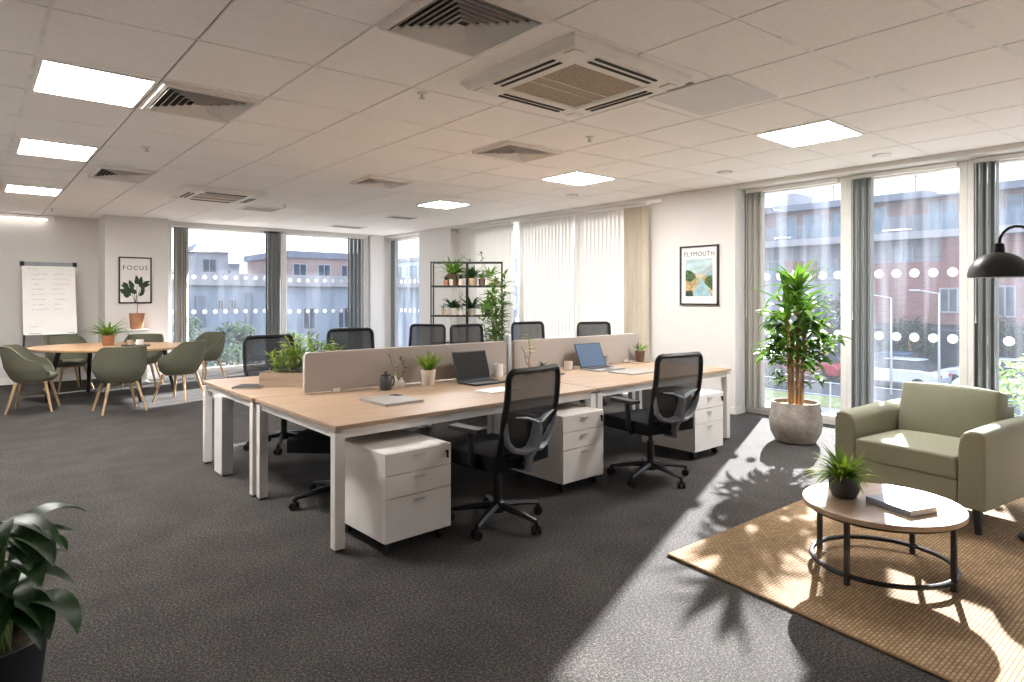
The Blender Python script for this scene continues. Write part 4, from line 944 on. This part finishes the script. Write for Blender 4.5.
for lb, px, y, z, r, h, m, L, W, n, lm, el in (
    ('tiny terracotta pot at the left end of the upper rack shelf', 446, -.09, sh1, .035, .09, 'terracotta', .10, .02, 10, 'dark', (.8, 1.4)),
    ('slim cream pot below the big fern on the upper rack shelf', 451.5, -.10, sh1, .034, .10, 'cream', .09, .02, 8, 'fern', (.8, 1.4)),
    ('cream pot with a few stems left of the rack middle post, upper shelf', 461, -.07, sh1, .05, .11, 'cream', .13, .025, 14, 'dark', (.6, 1.4)),
    ('wide tan pot with a dark rosette in the middle of the upper rack shelf', 473, -.05, sh1, .085, .12, 'tan', .24, .055, 34, 'dark', (.3, 1.5)),
    ('dark brown pot right of the rosette on the upper rack shelf', 482.5, -.08, sh1, .042, .12, 'brown', .16, .03, 14, 'fern', (.7, 1.5)),
    ('tall cream pot with a leafy plant near the right end of the upper rack shelf', 490, -.06, sh1, .055, .15, 'cream', .22, .045, 26, 'fern', (.3, 1.4)),
    ('small tan pot at the right end of the upper rack shelf', 496, .02, sh1, .05, .10, 'tan', .09, .02, 8, 'fern', (.6, 1.4)),
    ('small brown pot at the left end of the lower rack shelf', 444, -.06, sh2, .04, .10, 'tan', .12, .02, 8, 'fern', (.9, 1.5)),
    ('wide cream pot with a dark bush on the lower rack shelf', 453, -.04, sh2, .075, .12, 'cream', .22, .05, 34, 'dark', (.2, 1.5)),
    ('cream pot with broad dark leaves right of the lower rack middle', 472, -.04, sh2, .07, .11, 'cream', .26, .05, 30, 'dark', (.2, 1.5)),
    ('dark pot with a leafy plant at the right end of the lower rack shelf', 488, -.04, sh2, .07, .12, 'charcoal', .26, .05, 34, 'fern', (.2, 1.5))):
    fern(lb, rp(rx(px), y, z), r * .8, r, h, m, L * 1.15, W * 1.1, n, lm, int(px * 7 + z * 10), el, (.3, 1.4), 'potted_plant', group=RG)
o = thing('tall_vase', 'slim white vase in the middle of the lower rack shelf', 'vase', rp(rx(461), -.06, sh2))
MB().lathe([(.025, 0), (.04, .04), (.03, .12), (.018, .17), (.022, .2), (.016, .2)], 18).build('vase', 'paper', o); sprig(o, [(0, 0, .18), (.01, 0, .3), (.03, 0, .38)], 'fern', 6, .06, .02, 3)
o = thing('potted_vine', 'pot with a long arching bare branch at the back of the upper rack shelf', 'potted plant', rp(rx(457), .10, sh1)); pot(o, .05, .06, .12, 'tan')
sprig(o, [(0, 0, .1), (.02, 0, .42), (.1, 0, .50), (.22, 0, .46), (.30, 0, .40)], 'fern', 10, .07, .025, 14)
o = thing('potted_cane', 'slender potted shoot rising above the right of the rack', 'potted plant', rp(rx(481.5), .09, sh1)); pot(o, .05, .06, .12, 'charcoal')
sprig(o, [(0, 0, .1), (.0, 0, .35), (.0, 0, .56)], 'dark', 14, .09, .03, 17)
# tall plant beside rack
o = thing('tall_potted_plant', 'bushy tall green plant in a dark pot right of the plant rack', 'potted plant', (6.28, 7.72, 0))
pot(o, .15, .19, .36, 'charcoal'); rnd = random.Random(40); b = MB(); s = MB()
for k in range(9):
    a = rnd.uniform(0, 2 * PI); r_ = rnd.uniform(.02, .11); H = rnd.uniform(.7, 1.1); p0 = Vector((r_ * math.cos(a), r_ * math.sin(a), .3)); p1 = Vector((2.2 * r_ * math.cos(a), 2.2 * r_ * math.sin(a), .3 + H))
    s.tube([p0, p0.lerp(p1, .5), p1], .007, 5)
    for i in range(34):
        p = p0.lerp(p1, .25 + .75 * i / 21); b.leaf(p, rnd.uniform(0, 2 * PI), rnd.uniform(0, .9), rnd.uniform(.14, .24), .045, rnd.uniform(.4, 1.3), 5)
s.build('stems', 'stemg', o); b.build('foliage', 'drac', o)

# ------------------------------------------------------------------ big cane plant by the window
PX, PY = 6.33, 3.03
o = thing('cane_plant', 'tall cane plant with glossy leaves in a round concrete pot by the window', 'potted plant', (PX, PY, 0))
MB().lathe([(.16, 0), (.19, .01), (.235, .10), (.25, .20), (.24, .31), (.222, .385), (.222, .40), (.205, .40), (.20, .36)], 36).build('pot', 'concrete', o)
MB().lathe([(.204, .34), (.203, .366)], 30).build('soil', 'pebble', o)
rnd = random.Random(77); s = MB(); b = MB()
canes = [(.04, .0, 1.50), (-.05, .03, 1.40), (.0, -.06, 1.22), (.07, .06, 1.05)]
for cx, cy_, top in canes:
    tp = Vector((cx * 1.6, cy_ * 1.6, top)); s.tube([(cx, cy_, .34), (cx * 1.2, cy_ * 1.2, .34 + (top - .34) * .5), tp], [.022, .019, .014], 8)
    for k in range(22):
        a = rnd.uniform(0, 2 * PI); z = top - rnd.uniform(0, .26); b.leaf((tp.x, tp.y, z), a, rnd.uniform(.25, 1.45), rnd.uniform(.28, .48), rnd.uniform(.055, .078), rnd.uniform(.5, 1.7), 7, .22)
    for k in range(15):
        z = rnd.uniform(.72, top - .1); a = rnd.uniform(0, 2 * PI); q = Vector((cx * 1.3, cy_ * 1.3, z)); d = Vector((math.cos(a), math.sin(a), .35)); e2 = q + d * rnd.uniform(.12, .27)
        s.tube([q, e2], .004, 4)
        for i in range(4): b.leaf(e2, a + rnd.uniform(-1.2, 1.2), rnd.uniform(-.1, .9), rnd.uniform(.14, .25), rnd.uniform(.05, .08), rnd.uniform(.6, 1.5), 5, .18)
for k in range(34):
    cx, cy_, top = canes[k % 4]; z = rnd.uniform(.48, .95); a = rnd.uniform(0, 2 * PI); q = Vector((cx * 1.2, cy_ * 1.2, z)); e2 = q + Vector((math.cos(a), math.sin(a), .5)) * rnd.uniform(.10, .26)
    s.tube([q, e2], .0035, 4)
    for i in range(3): b.leaf(e2, a + rnd.uniform(-1.3, 1.3), rnd.uniform(-.2, .9), rnd.uniform(.09, .17), rnd.uniform(.04, .06), rnd.uniform(.6, 1.5), 5, .18)
for k in range(22):
    a = rnd.uniform(0, 2 * PI); b.leaf((.05, 0, 1.47), a, rnd.uniform(.55, 1.45), rnd.uniform(.32, .46), rnd.uniform(.05, .07), rnd.uniform(.3, 1.3), 7, .22)
s.build('canes', 'bark', o); b.build('foliage', 'drac', o)

# ------------------------------------------------------------------ lounge corner
q = [(2.985, 2.15), (2.66, -.5), (5.75, -.75), (6.0, 2.06)]
o = thing('jute_rug', 'large woven tan jute rug under the coffee table and armchair', 'rug', (0, 0, 0))
MB().prism([(x, y) for x, y in q], .001, .014).build('weave', 'jute', o, bevel=.004)
b = MB()
for i in range(4): b.tube([(*q[i], .0072), (*q[(i + 1) % 4], .0072)], .0068, 8)
b.build('border_binding', mat('rug_binding', (.30, .19, .09), .9, ns=120, amt=.3), o)

AX, AY, AR = 5.086, 1.461, math.radians(82)
o = thing('armchair', 'sage green upholstered armchair on the jute rug by the window', 'armchair', (AX, AY, .014), AR)
W_, D_ = .93, .85
def arm(s):
    b = MB(); n = 14; prof = []
    x_out, x_in = .465, .315
    # cross-section: flat outer side, rounded inner top
    pts = [(x_out, .15), (x_out, .60), (x_out - .012, .632), (x_out - .04, .643), (x_in + .075, .643), (x_in + .035, .628), (x_in + .012, .59), (x_in + .002, .52), (x_in, .15)]
    ys = [-.425 + .85 * k / n for k in range(n + 1)]
    vs = []
    for y in ys:
        drop = .02 * (y / .425) if y > 0 else 0
        for x, z in pts: vs.append((s * x, y, z - (drop if z > .3 else 0)))
    m = len(pts); fs = [(i * m + j, i * m + (j + 1) % m, (i + 1) * m + (j + 1) % m, (i + 1) * m + j) for i in range(n) for j in range(m)]
    fs += [tuple(range(m))[::-1], tuple(n * m + j for j in range(m))]
    if s < 0: fs = [f[::-1] for f in fs]
    b.add(vs, fs); return b.build('arm', 'green', o, bevel=.014, segs=3, angle=50)
arm(1); arm(-1)
rbox('base', (.63, .80, .15), .015, 'green', o, 0, (0, .02, .235))
rbox('seat_cushion', (.625, .68, .14), .04, 'green', o, .022, (0, .095, .385), segs=5)
rbox('back_frame', (.63, .14, .52), .03, 'green', o, 0, (0, -.355, .43))
rbox('back_cushion', (.615, .16, .37), .05, 'green', o, .02, (0, -.235, .61), segs=5, top_only=False, rot=(math.radians(12), 0, 0))
for sx in (-1, 1):
    for sy in (-1, 1): MB().taper((sx * .40, sy * .36, .16), (sx * .415, sy * .385, 0), .024, .015).build('leg', 'bmetal' if sy > 0 else 'legwood', o, smooth=False)

TX, TY = 3.68, 1.30; TR = math.radians(-25)
o = thing('coffee_table', 'oval oak-topped coffee table on a black metal ring frame on the jute rug', 'coffee table', (TX, TY, .014), TR)
MB().prism(ell(.39, .37, 72), .325, .352).build('tabletop', 'cwood', o, bevel=.005, segs=3)
b = MB(); b.tube([(.355 * math.cos(t_), .335 * math.sin(t_), .315) for t_ in (2 * PI * i / 48 for i in range(48))], .011, 8, closed=True, flat=.9); b.build('top_ring', 'bmetal', o)
b = MB(); b.tube([(.345 * math.cos(t_), .325 * math.sin(t_), .045) for t_ in (2 * PI * i / 48 for i in range(48))], .013, 8, closed=True); b.build('base_ring', 'bmetal', o)
for a in (.35, .35 + PI / 2, .35 + PI, .35 + 3 * PI / 2): MB().box((.35 * math.cos(a), .33 * math.sin(a), .161), (.022, .022, .322), a).build('leg', 'bmetal', o, smooth=False)
ZT = .014 + .352
notebook('thick grey book lying on the coffee table', 3.66, 1.20, .20, .25, .032, math.radians(-20), 'bookgrey', ZT, 'book', 'book')
fern('grassy bright green plant in a charcoal pot on the coffee table', (3.62, 1.465, ZT), .06, .075, .115, 'charcoal', .19, .017, 120, 'fern2', 55, (.25, 1.45), (.4, 1.6), prof=[(.052, 0), (.06, .006), (.076, .045), (.077, .08), (.070, .115)])
# dome lamp
o = thing('floor_lamp', 'black floor lamp with a hanging dome shade over the armchair', 'floor lamp', (4.80, .82, .0))
MB().lathe([(.12, .0), (.12, .018), (.11, .024), (.02, .028), (.014, .05)], 32, (0, 0, .014)).build('base', 'bmetal', o)
dx, dy = 4.68 - 4.80, 1.01 - .82; L_ = math.hypot(dx, dy); ux, uy = dx / L_, dy / L_
arc = [(0, 0, .04), (0, 0, 1.0), (0, 0, 1.66)] + [(ux * L_ / 2 * (1 - math.cos(a)) , uy * L_ / 2 * (1 - math.cos(a)), 1.66 + .11 * math.sin(a) + (.06 * a / PI)) for a in (PI * i / 10 for i in range(1, 10))] + [(dx, dy, 1.70)]
arc = [(0, 0, .04), (0, 0, 1.0), (0, 0, 1.66)] + [(dx * (.5 - .5 * math.cos(a)), dy * (.5 - .5 * math.cos(a)), 1.67 + .03 * a + .15 * math.sin(a)) for a in (PI * i / 10 for i in range(1, 10))] + [(dx, dy, 1.75)]
MB().tube(arc, .0085, 10).build('pole', 'bmetal', o)
sh = MB(); rr = .157; prof = [(rr * math.cos(a), rr * .95 * math.sin(a)) for a in (PI / 2 * i / 12 for i in range(12))] + [(.03, rr * .95)]
pin = [(max(.02, r_ - .004), z - .003) for r_, z in prof[::-1]]
sh.lathe(prof + pin, 40, (dx, dy, 1.57)); s_ = sh.build('lamp_shade', 'bmetal', o)
MB().lathe([(.03, 0), (.026, .05), (.012, .055)], 20, (dx, dy, 1.57 + rr * .95 - .002)).build('neck_cap', 'black', o)
MB().lathe([(.012, .13), (.028, .10), (.03, .07), (.018, .045), (.004, .04)], 16, (dx, dy, 1.57)).build('bulb', 'flame', o)
# broad-leaf plant at bottom left
o = thing('broadleaf_plant', 'dark broad-leaved plant in a dark pot at the bottom left corner', 'potted plant', (.055, 2.63, 0))
MB().lathe([(.10, 0), (.115, .01), (.15, .34), (.153, .355), (.14, .355), (.135, .31)], 32).build('pot', 'navypot', o)
MB().lathe([(.137, .30), (.136, .32)], 28).build('soil', 'soil', o)
rnd = random.Random(8); s = MB(); b = MB()
for k in range(44):
    a = rnd.uniform(0, 2 * PI); R_ = rnd.uniform(.03, .13); z = rnd.uniform(.48, .76) - R_ * .5; p0 = (rnd.uniform(-.05, .05), rnd.uniform(-.05, .05), .31); p1 = Vector((R_ * math.cos(a), R_ * math.sin(a), z))
    s.tube([p0, Vector(p0).lerp(p1, .5) + Vector((0, 0, .05)), p1], .005, 5); b.leaf(p1, a + rnd.uniform(-.3, .3), rnd.uniform(.0, .7), rnd.uniform(.16, .235), rnd.uniform(.075, .105), rnd.uniform(1.1, 2.1), 9, .15)
s.build('stalks', 'stemg', o); b.build('foliage', 'dark', o)

# ------------------------------------------------------------------ outside
GZ = -3.0
struct(MB().bb(-80, 160, -120, 200, GZ - .3, GZ).build('ground_asphalt', 'asphalt', smooth=False))
struct(MB().bb(8.2, 26, -40, 45, GZ, GZ + .06).build('ground_paving', 'paving', smooth=False))
struct(MB().bb(26, 28.5, -40, 45, GZ, GZ + .12).build('ground_lawn', 'lawn', smooth=False))
struct(MB().bb(-10, 50, 16, 33, GZ, GZ + .055).bb(-10, 8, 14.5, 16, GZ, GZ + .05).build('ground_forecourt', 'paving', smooth=False))
def winparts(o, rects, fix, along, m='wglass', out=-.06):
    for (a0, a1, z0, z1) in rects:
        b = MB()
        def bx(s0, s1, za, zb, d0, d1, mb):
            if along == 'y': mb.bb(min(fix + d0, fix + d1), max(fix + d0, fix + d1), s0, s1, za, zb)
            else: mb.bb(s0, s1, min(fix + d0, fix + d1), max(fix + d0, fix + d1), za, zb)
        for s0, s1, za, zb in ((a0, a0 + .1, z0, z1), (a1 - .1, a1, z0, z1), (a0 + .1, a1 - .1, z0, z0 + .1), (a0 + .1, a1 - .1, z1 - .1, z1), ((a0 + a1) / 2 - .04, (a0 + a1) / 2 + .04, z0 + .1, z1 - .1)): bx(s0, s1, za, zb, out, .05, b)
        f = b.build('window_frame', 'conc', o, smooth=False)
        p = MB(); bx(a0 + .05, a1 - .05, z0 + .05, z1 - .05, out * .4, .05, p); p.build('window_pane', m, f, smooth=False)
o = thing('apartment_block', 'long brick and pale panel apartment block across the car park', 'building', (0, 0, 0))
MB().bb(45, 57, -12, 42, GZ, 5.0).build('wall', 'facade', o, smooth=False)
MB().bb(44.4, 45, -12, 16.2, -.2, 3.6).build('brick_wall', 'redbrick', o, smooth=False)
MB().bb(44.4, 45, 8.0, 12.4, 3.6, 5.1).bb(44.7, 45, 20.0, 22.2, 2.7, 4.0).build('brick_wall', 'redbrick', o, smooth=False)
MB().bb(44.6, 45, -12, 42, GZ, -.6).build('dark_ground_floor', 'greybr', o, smooth=False)
MB().bb(43.8, 57, -12, 42, 5.0, 5.45).build('balcony_slab', 'conc', o, smooth=False)
MB().bb(46.6, 57, -12, 42, 5.45, 7.7).build('penthouse_wall', 'pinkwall', o, smooth=False)
MB().bb(45.6, 57.5, -12, 42, 7.7, 8.15).build('roof', 'roofm', o, smooth=False)
MB().bb(43.85, 43.9, -12, 42, 5.45, 6.45).build('balcony_glass', 'balg', o, smooth=False)
for k in range(-5, 21):
    y = k * 2.0
    if k % 5 != 2: winparts(o, [(y + .15, y + 1.75, 5.5, 7.5)], 46.6, 'y', 'wglass')
winparts(o, [(14.0, 15.3, 1.9, 4.7), (18.6, 20.0, 2.7, 4.0), (22.3, 23.6, 2.8, 4.1), (25.5, 26.8, 2.7, 4.0), (28.4, 29.7, 2.7, 4.0), (17.0, 17.9, 1.9, 4.2)], 45, 'y', 'wglass')
winparts(o, [(11.5, 12.5, .5, 2.0), (8.8, 9.8, .3, 2.1), (5.4, 6.4, .4, 2.0), (2.0, 3.2, .4, 2.0), (-2, -.8, .4, 2.0)], 44.4, 'y', 'wgdark')
winparts(o, [(17.5, 18.6, -.4, 1.2), (21, 22.1, -.4, 1.2), (24.5, 25.6, -.4, 1.2), (28, 29.1, -.4, 1.2)], 45, 'y', 'wgdark')
for y in (9.2, 15.5, 21.0):
    MB().tube([(50, y, 8.15), (50, y, 10.2)], .04, 6).tube([(50, y - .5, 9.8), (50, y + .5, 9.8)], .03, 6).build('roof_aerial', 'bmetal', o)
MB().bb(48, 51, 23, 24.6, 8.15, 9.4).build('chimney', 'paleb', o, smooth=False)
o = thing('office_block', 'pale blue office block seen through the narrow corner window', 'building', (0, 0, 0))
MB().bb(45, 60, 46, 100, GZ, 6.2).build('wall', mat('blue_panel', (.42, .50, .58), .7, ns=.4), o, smooth=False); MB().bb(44.7, 60.3, 45.7, 100, 6.2, 6.7).build('roof_edge', 'conc', o, smooth=False)
winparts(o, [(48 + 4 * k, 50.6 + 4 * k, z, z + 1.6) for k in range(12) for z in (-1.5, 1.6, 4.0)], 45, 'y', 'wglass')
o = thing('warehouse', 'long low blue-grey building with a pale parapet beyond the far left windows', 'building', (0, 0, 0))
MB().bb(5, 34, 50, 64, GZ, 2.3).build('wall', 'bluewall', o, smooth=False); MB().bb(4.7, 34.3, 49.6, 64.3, 2.3, 3.2).build('parapet', 'conc', o, smooth=False)
MB().bb(12.5, 13.2, 49.85, 50, -2, 1.5).bb(16.0, 16.5, 49.85, 50, -1.5, 1.8).build('downpipe_panel', 'roofm', o, smooth=False)
winparts(o, [(14.0, 14.5, .5, 1.3), (14.9, 15.4, .5, 1.3), (20.5, 21.6, -1.2, .6), (23.5, 24.6, -1.2, .6), (26, 27.1, -1.2, .6)], 50, 'x', 'wgdark')
MB().bb(10.5, 13.5, 49.8, 50, GZ, -.8).build('loading_door', 'conc', o, smooth=False)
def hip(label, x0, x1, y0, y1, z, h, wm, rm):
    o = thing('town_house', label, 'building', (0, 0, 0)); MB().bb(x0, x1, y0, y1, GZ, z).build('wall', wm, o, smooth=False)
    ym = (y0 + y1) / 2; i = min((x1 - x0) / 2.5, (y1 - y0) / 2)
    MB().add([(x0 - .4, y0 - .4, z), (x1 + .4, y0 - .4, z), (x1 + .4, y1 + .4, z), (x0 - .4, y1 + .4, z), (x0 + i, ym, z + h), (x1 - i, ym, z + h)], [(0, 1, 5, 4), (1, 2, 5), (2, 3, 4, 5), (3, 0, 4), (3, 2, 1, 0)]).build('roof', rm, o, smooth=False)
    n = int((x1 - x0) / 2.6); winparts(o, [(x0 + .7 + 2.6 * k, x0 + 2.1 + 2.6 * k, z - 2.2, z - .7) for k in range(n)], y0, 'x', 'wgdark')
hip('pale house with a hipped grey roof left of the far window', 18, 21.3, 72, 80, 6.2, 1.3, 'paleb', 'roofm')
hip('grey house with a hipped roof beside the first, behind the parapet', 21.9, 25.0, 80, 88, 5.4, 1.6, 'bluewall', 'roofm')
o = thing('brick_terrace', 'pinkish brick terrace with a sloping parapet behind the right far window', 'building', (0, 0, 0))
MB().bb(25.2, 34, 66, 78, GZ, 5.6).build('wall', 'pinkwall', o, smooth=False); MB().bb(24.9, 34.3, 65.7, 78.3, 5.6, 6.3).build('roof', 'roofm', o, smooth=False)
winparts(o, [(26 + 2.7 * k, 27.5 + 2.7 * k, 3.5, 5.0) for k in range(3)], 66, 'x', 'wgdark')
b = MB(); rnd = random.Random(3); n = 24; x0_, x1_ = -40, 150
vs = []
for k in range(n + 1):
    x = x0_ + (x1_ - x0_) * k / n; h = 9.5 + 2.5 * math.sin(k * .8) + rnd.uniform(-.6, .6); vs += [(x, 170, GZ), (x, 175, GZ + h * .6), (x, 190, GZ + h), (x, 198, GZ)]
b.add(vs, [(4 * k + j, 4 * k + 4 + j, 4 * k + 5 + j, 4 * k + 1 + j) for k in range(n) for j in range(3)]); struct(b.build('hills_backdrop', 'hillm'))
def tree(label, x, y, R_, H, seed, m='tree', n=700, name='street_tree', cat='tree', leaf=.35, group=None):
    o = thing(name, label, cat, (x, y, GZ), 0, group); rnd = random.Random(seed); b = MB()
    MB().tube([(0, 0, 0), (.05, 0, H * .35), (0, .05, H * .6)], [R_ * .1, R_ * .07, R_ * .04], 8).build('trunk', 'bark', o)
    for k in range(n):
        u = rnd.uniform(-1, 1); a = rnd.uniform(0, 2 * PI); q = math.sqrt(1 - u * u); r_ = R_ * rnd.uniform(.55, 1.0) * (1 + .25 * math.sin(3 * a + seed) * math.cos(2 * u))
        b.leaf((r_ * q * math.cos(a), r_ * q * math.sin(a), H - R_ * .9 + u * r_ * .9), rnd.uniform(0, 2 * PI), rnd.uniform(-.6, .9), leaf * rnd.uniform(.6, 1.2), leaf * .5, .8, 3)
    b.build('crown', m, o); return o
tree('dark tree seen between string-like highlights through the far left window', 9.0, 40, 1.7, 3.6, 1); tree('smaller dark tree right of the first, beyond the far left window', 12.6, 41, 1.3, 3.0, 2)
tree('low dark shrub tree at the bottom of the far left window', 10.3, 34.5, 1.5, 2.0, 3); tree('brownish tree beside the dark blind stack outside', 16.0, 41, 1.2, 2.2, 4, 'bush'); tree('dark shrub tree farther along the forecourt outside', 19.8, 41, 1.5, 2.2, 5)
tree('round green bush outside, behind the black dome lamp', 22, 3.9, 1.7, 2.9, 6, 'palegreen', 900, 'round_bush', 'bush', .3); tree('dark tree against the block between the tall plant and the first post', 42, 17.8, 1.7, 4.6, 7); tree('dark hedge tree in front of the brick ground floor', 42.3, 13.4, 1.5, 3.2, 8); tree('dark tree at the right end of the car park', 42.3, 9.3, 1.5, 3.4, 9)
tree('dark shrub outside, low behind the tall cane plant', 30, 16.0, 1.4, 2.2, 10)
def car(label, x, y, rz, m):
    o = thing('parked_car', label, 'car', (x, y, GZ), rz, 'cars parked outside')
    prof = [(-2.1, .35), (-2.15, .75), (-1.95, .95), (-1.35, 1.02), (1.0, .98), (1.9, .82), (2.12, .62), (2.1, .35)]
    b = MB(); k = len(prof); b.add([(px, -.86, pz) for px, pz in prof] + [(px, .86, pz) for px, pz in prof], [tuple(range(k))[::-1], tuple(range(k, 2 * k))] + [(i, k + i, k + (i + 1) % k, (i + 1) % k)[::-1] for i in range(k)])
    b.build('body', m, o, bevel=.08, segs=3)
    lo = [(-1.75, .98), (1.0, .98)]; hi = [(-1.25, 1.46), (.25, 1.46)]
    vs = [(lo[0][0], -.78, .97), (lo[1][0], -.78, .97), (lo[1][0], .78, .97), (lo[0][0], .78, .97), (hi[0][0], -.62, 1.44), (hi[1][0], -.62, 1.44), (hi[1][0], .62, 1.44), (hi[0][0], .62, 1.44)]
    F6 = [(3, 2, 1, 0), (4, 5, 6, 7), (0, 1, 5, 4), (1, 2, 6, 5), (2, 3, 7, 6), (3, 0, 4, 7)]
    MB().add(vs, F6).build('windows', 'cglass', o, bevel=.05)
    MB().bb(-1.24, .24, -.63, .63, 1.425, 1.48).build('roof', m, o, bevel=.03)
    for sx in (-1.3, 1.3):
        for sy in (-.80, .80): MB().tube([(sx, sy - .1, .32), (sx, sy + .1, .32)], .32, 16).build('wheel', 'tyre', o)
    for sy in (-.62, .62): MB().box((-2.13, sy, .78), (.06, .3, .14)).build('tail_light', 'redl', o, smooth=False)
    return o
cr_ = car('white parked car in the middle of the car park, nearest the armchair', 34.6, 11.6, 1.52, 'carw')
def car2(label, x, y, rz, m):
    c = dup(cr_, label, (x, y, GZ), rz)
    for ch in COL.objects:
        if ch.parent == c and ch.name.split('.')[0] in ('body', 'roof'): ch.data = ch.data.copy(); ch.data.materials[0] = M[m]
car2('red parked car left of the white car in the car park', 34.7, 16.2, 1.6, 'carr'); car2('dark blue parked car behind the white car in the second row', 38.0, 13.2, 1.57, 'carb'); car2('grey parked car in the second row, behind the tall cane plant', 38.2, 17.9, 1.55, 'carg'); car2('pale parked car farthest right in the car park', 34.4, 6.9, 1.6, 'carw'); car2('white parked car in the second row near the brick ground floor', 38.0, 8.5, 1.57, 'carw')
def lamppost(label, x, y, H):
    o = thing('lamp_post', label, 'lamp post', (x, y, GZ)); MB().tube([(0, 0, 0), (0, 0, H * .6), (0, 0, H)], [.06, .05, .04], 8).tube([(0, 0, H), (-.3, .7, H + .15)], .03, 6).build('pole', 'alu', o); MB().box((-.35, .85, H + .15), (.16, .45, .07)).build('lamp_head', 'alu', o, bevel=.03)
lamppost('slim lamp post at the left of the car park', 32, 10.9, 4.4); lamppost('slim lamp post at the right of the car park, in front of the brick wall', 33, 9.3, 4.6)
o = thing('wire_fence', 'low thin metal fence along the lawn outside the window', 'fence', (25.9, 11, GZ + .06))
for k in range(9): MB().tube([(0, -12 + 3 * k, 0), (0, -12 + 3 * k, 1.05)], .03, 6).build('post', 'alu', o)
MB().tube([(0, -12, 1.0), (0, 12, 1.0)], .02, 6).tube([(0, -12, .5), (0, 12, .5)], .015, 6).build('rail', 'alu', o)
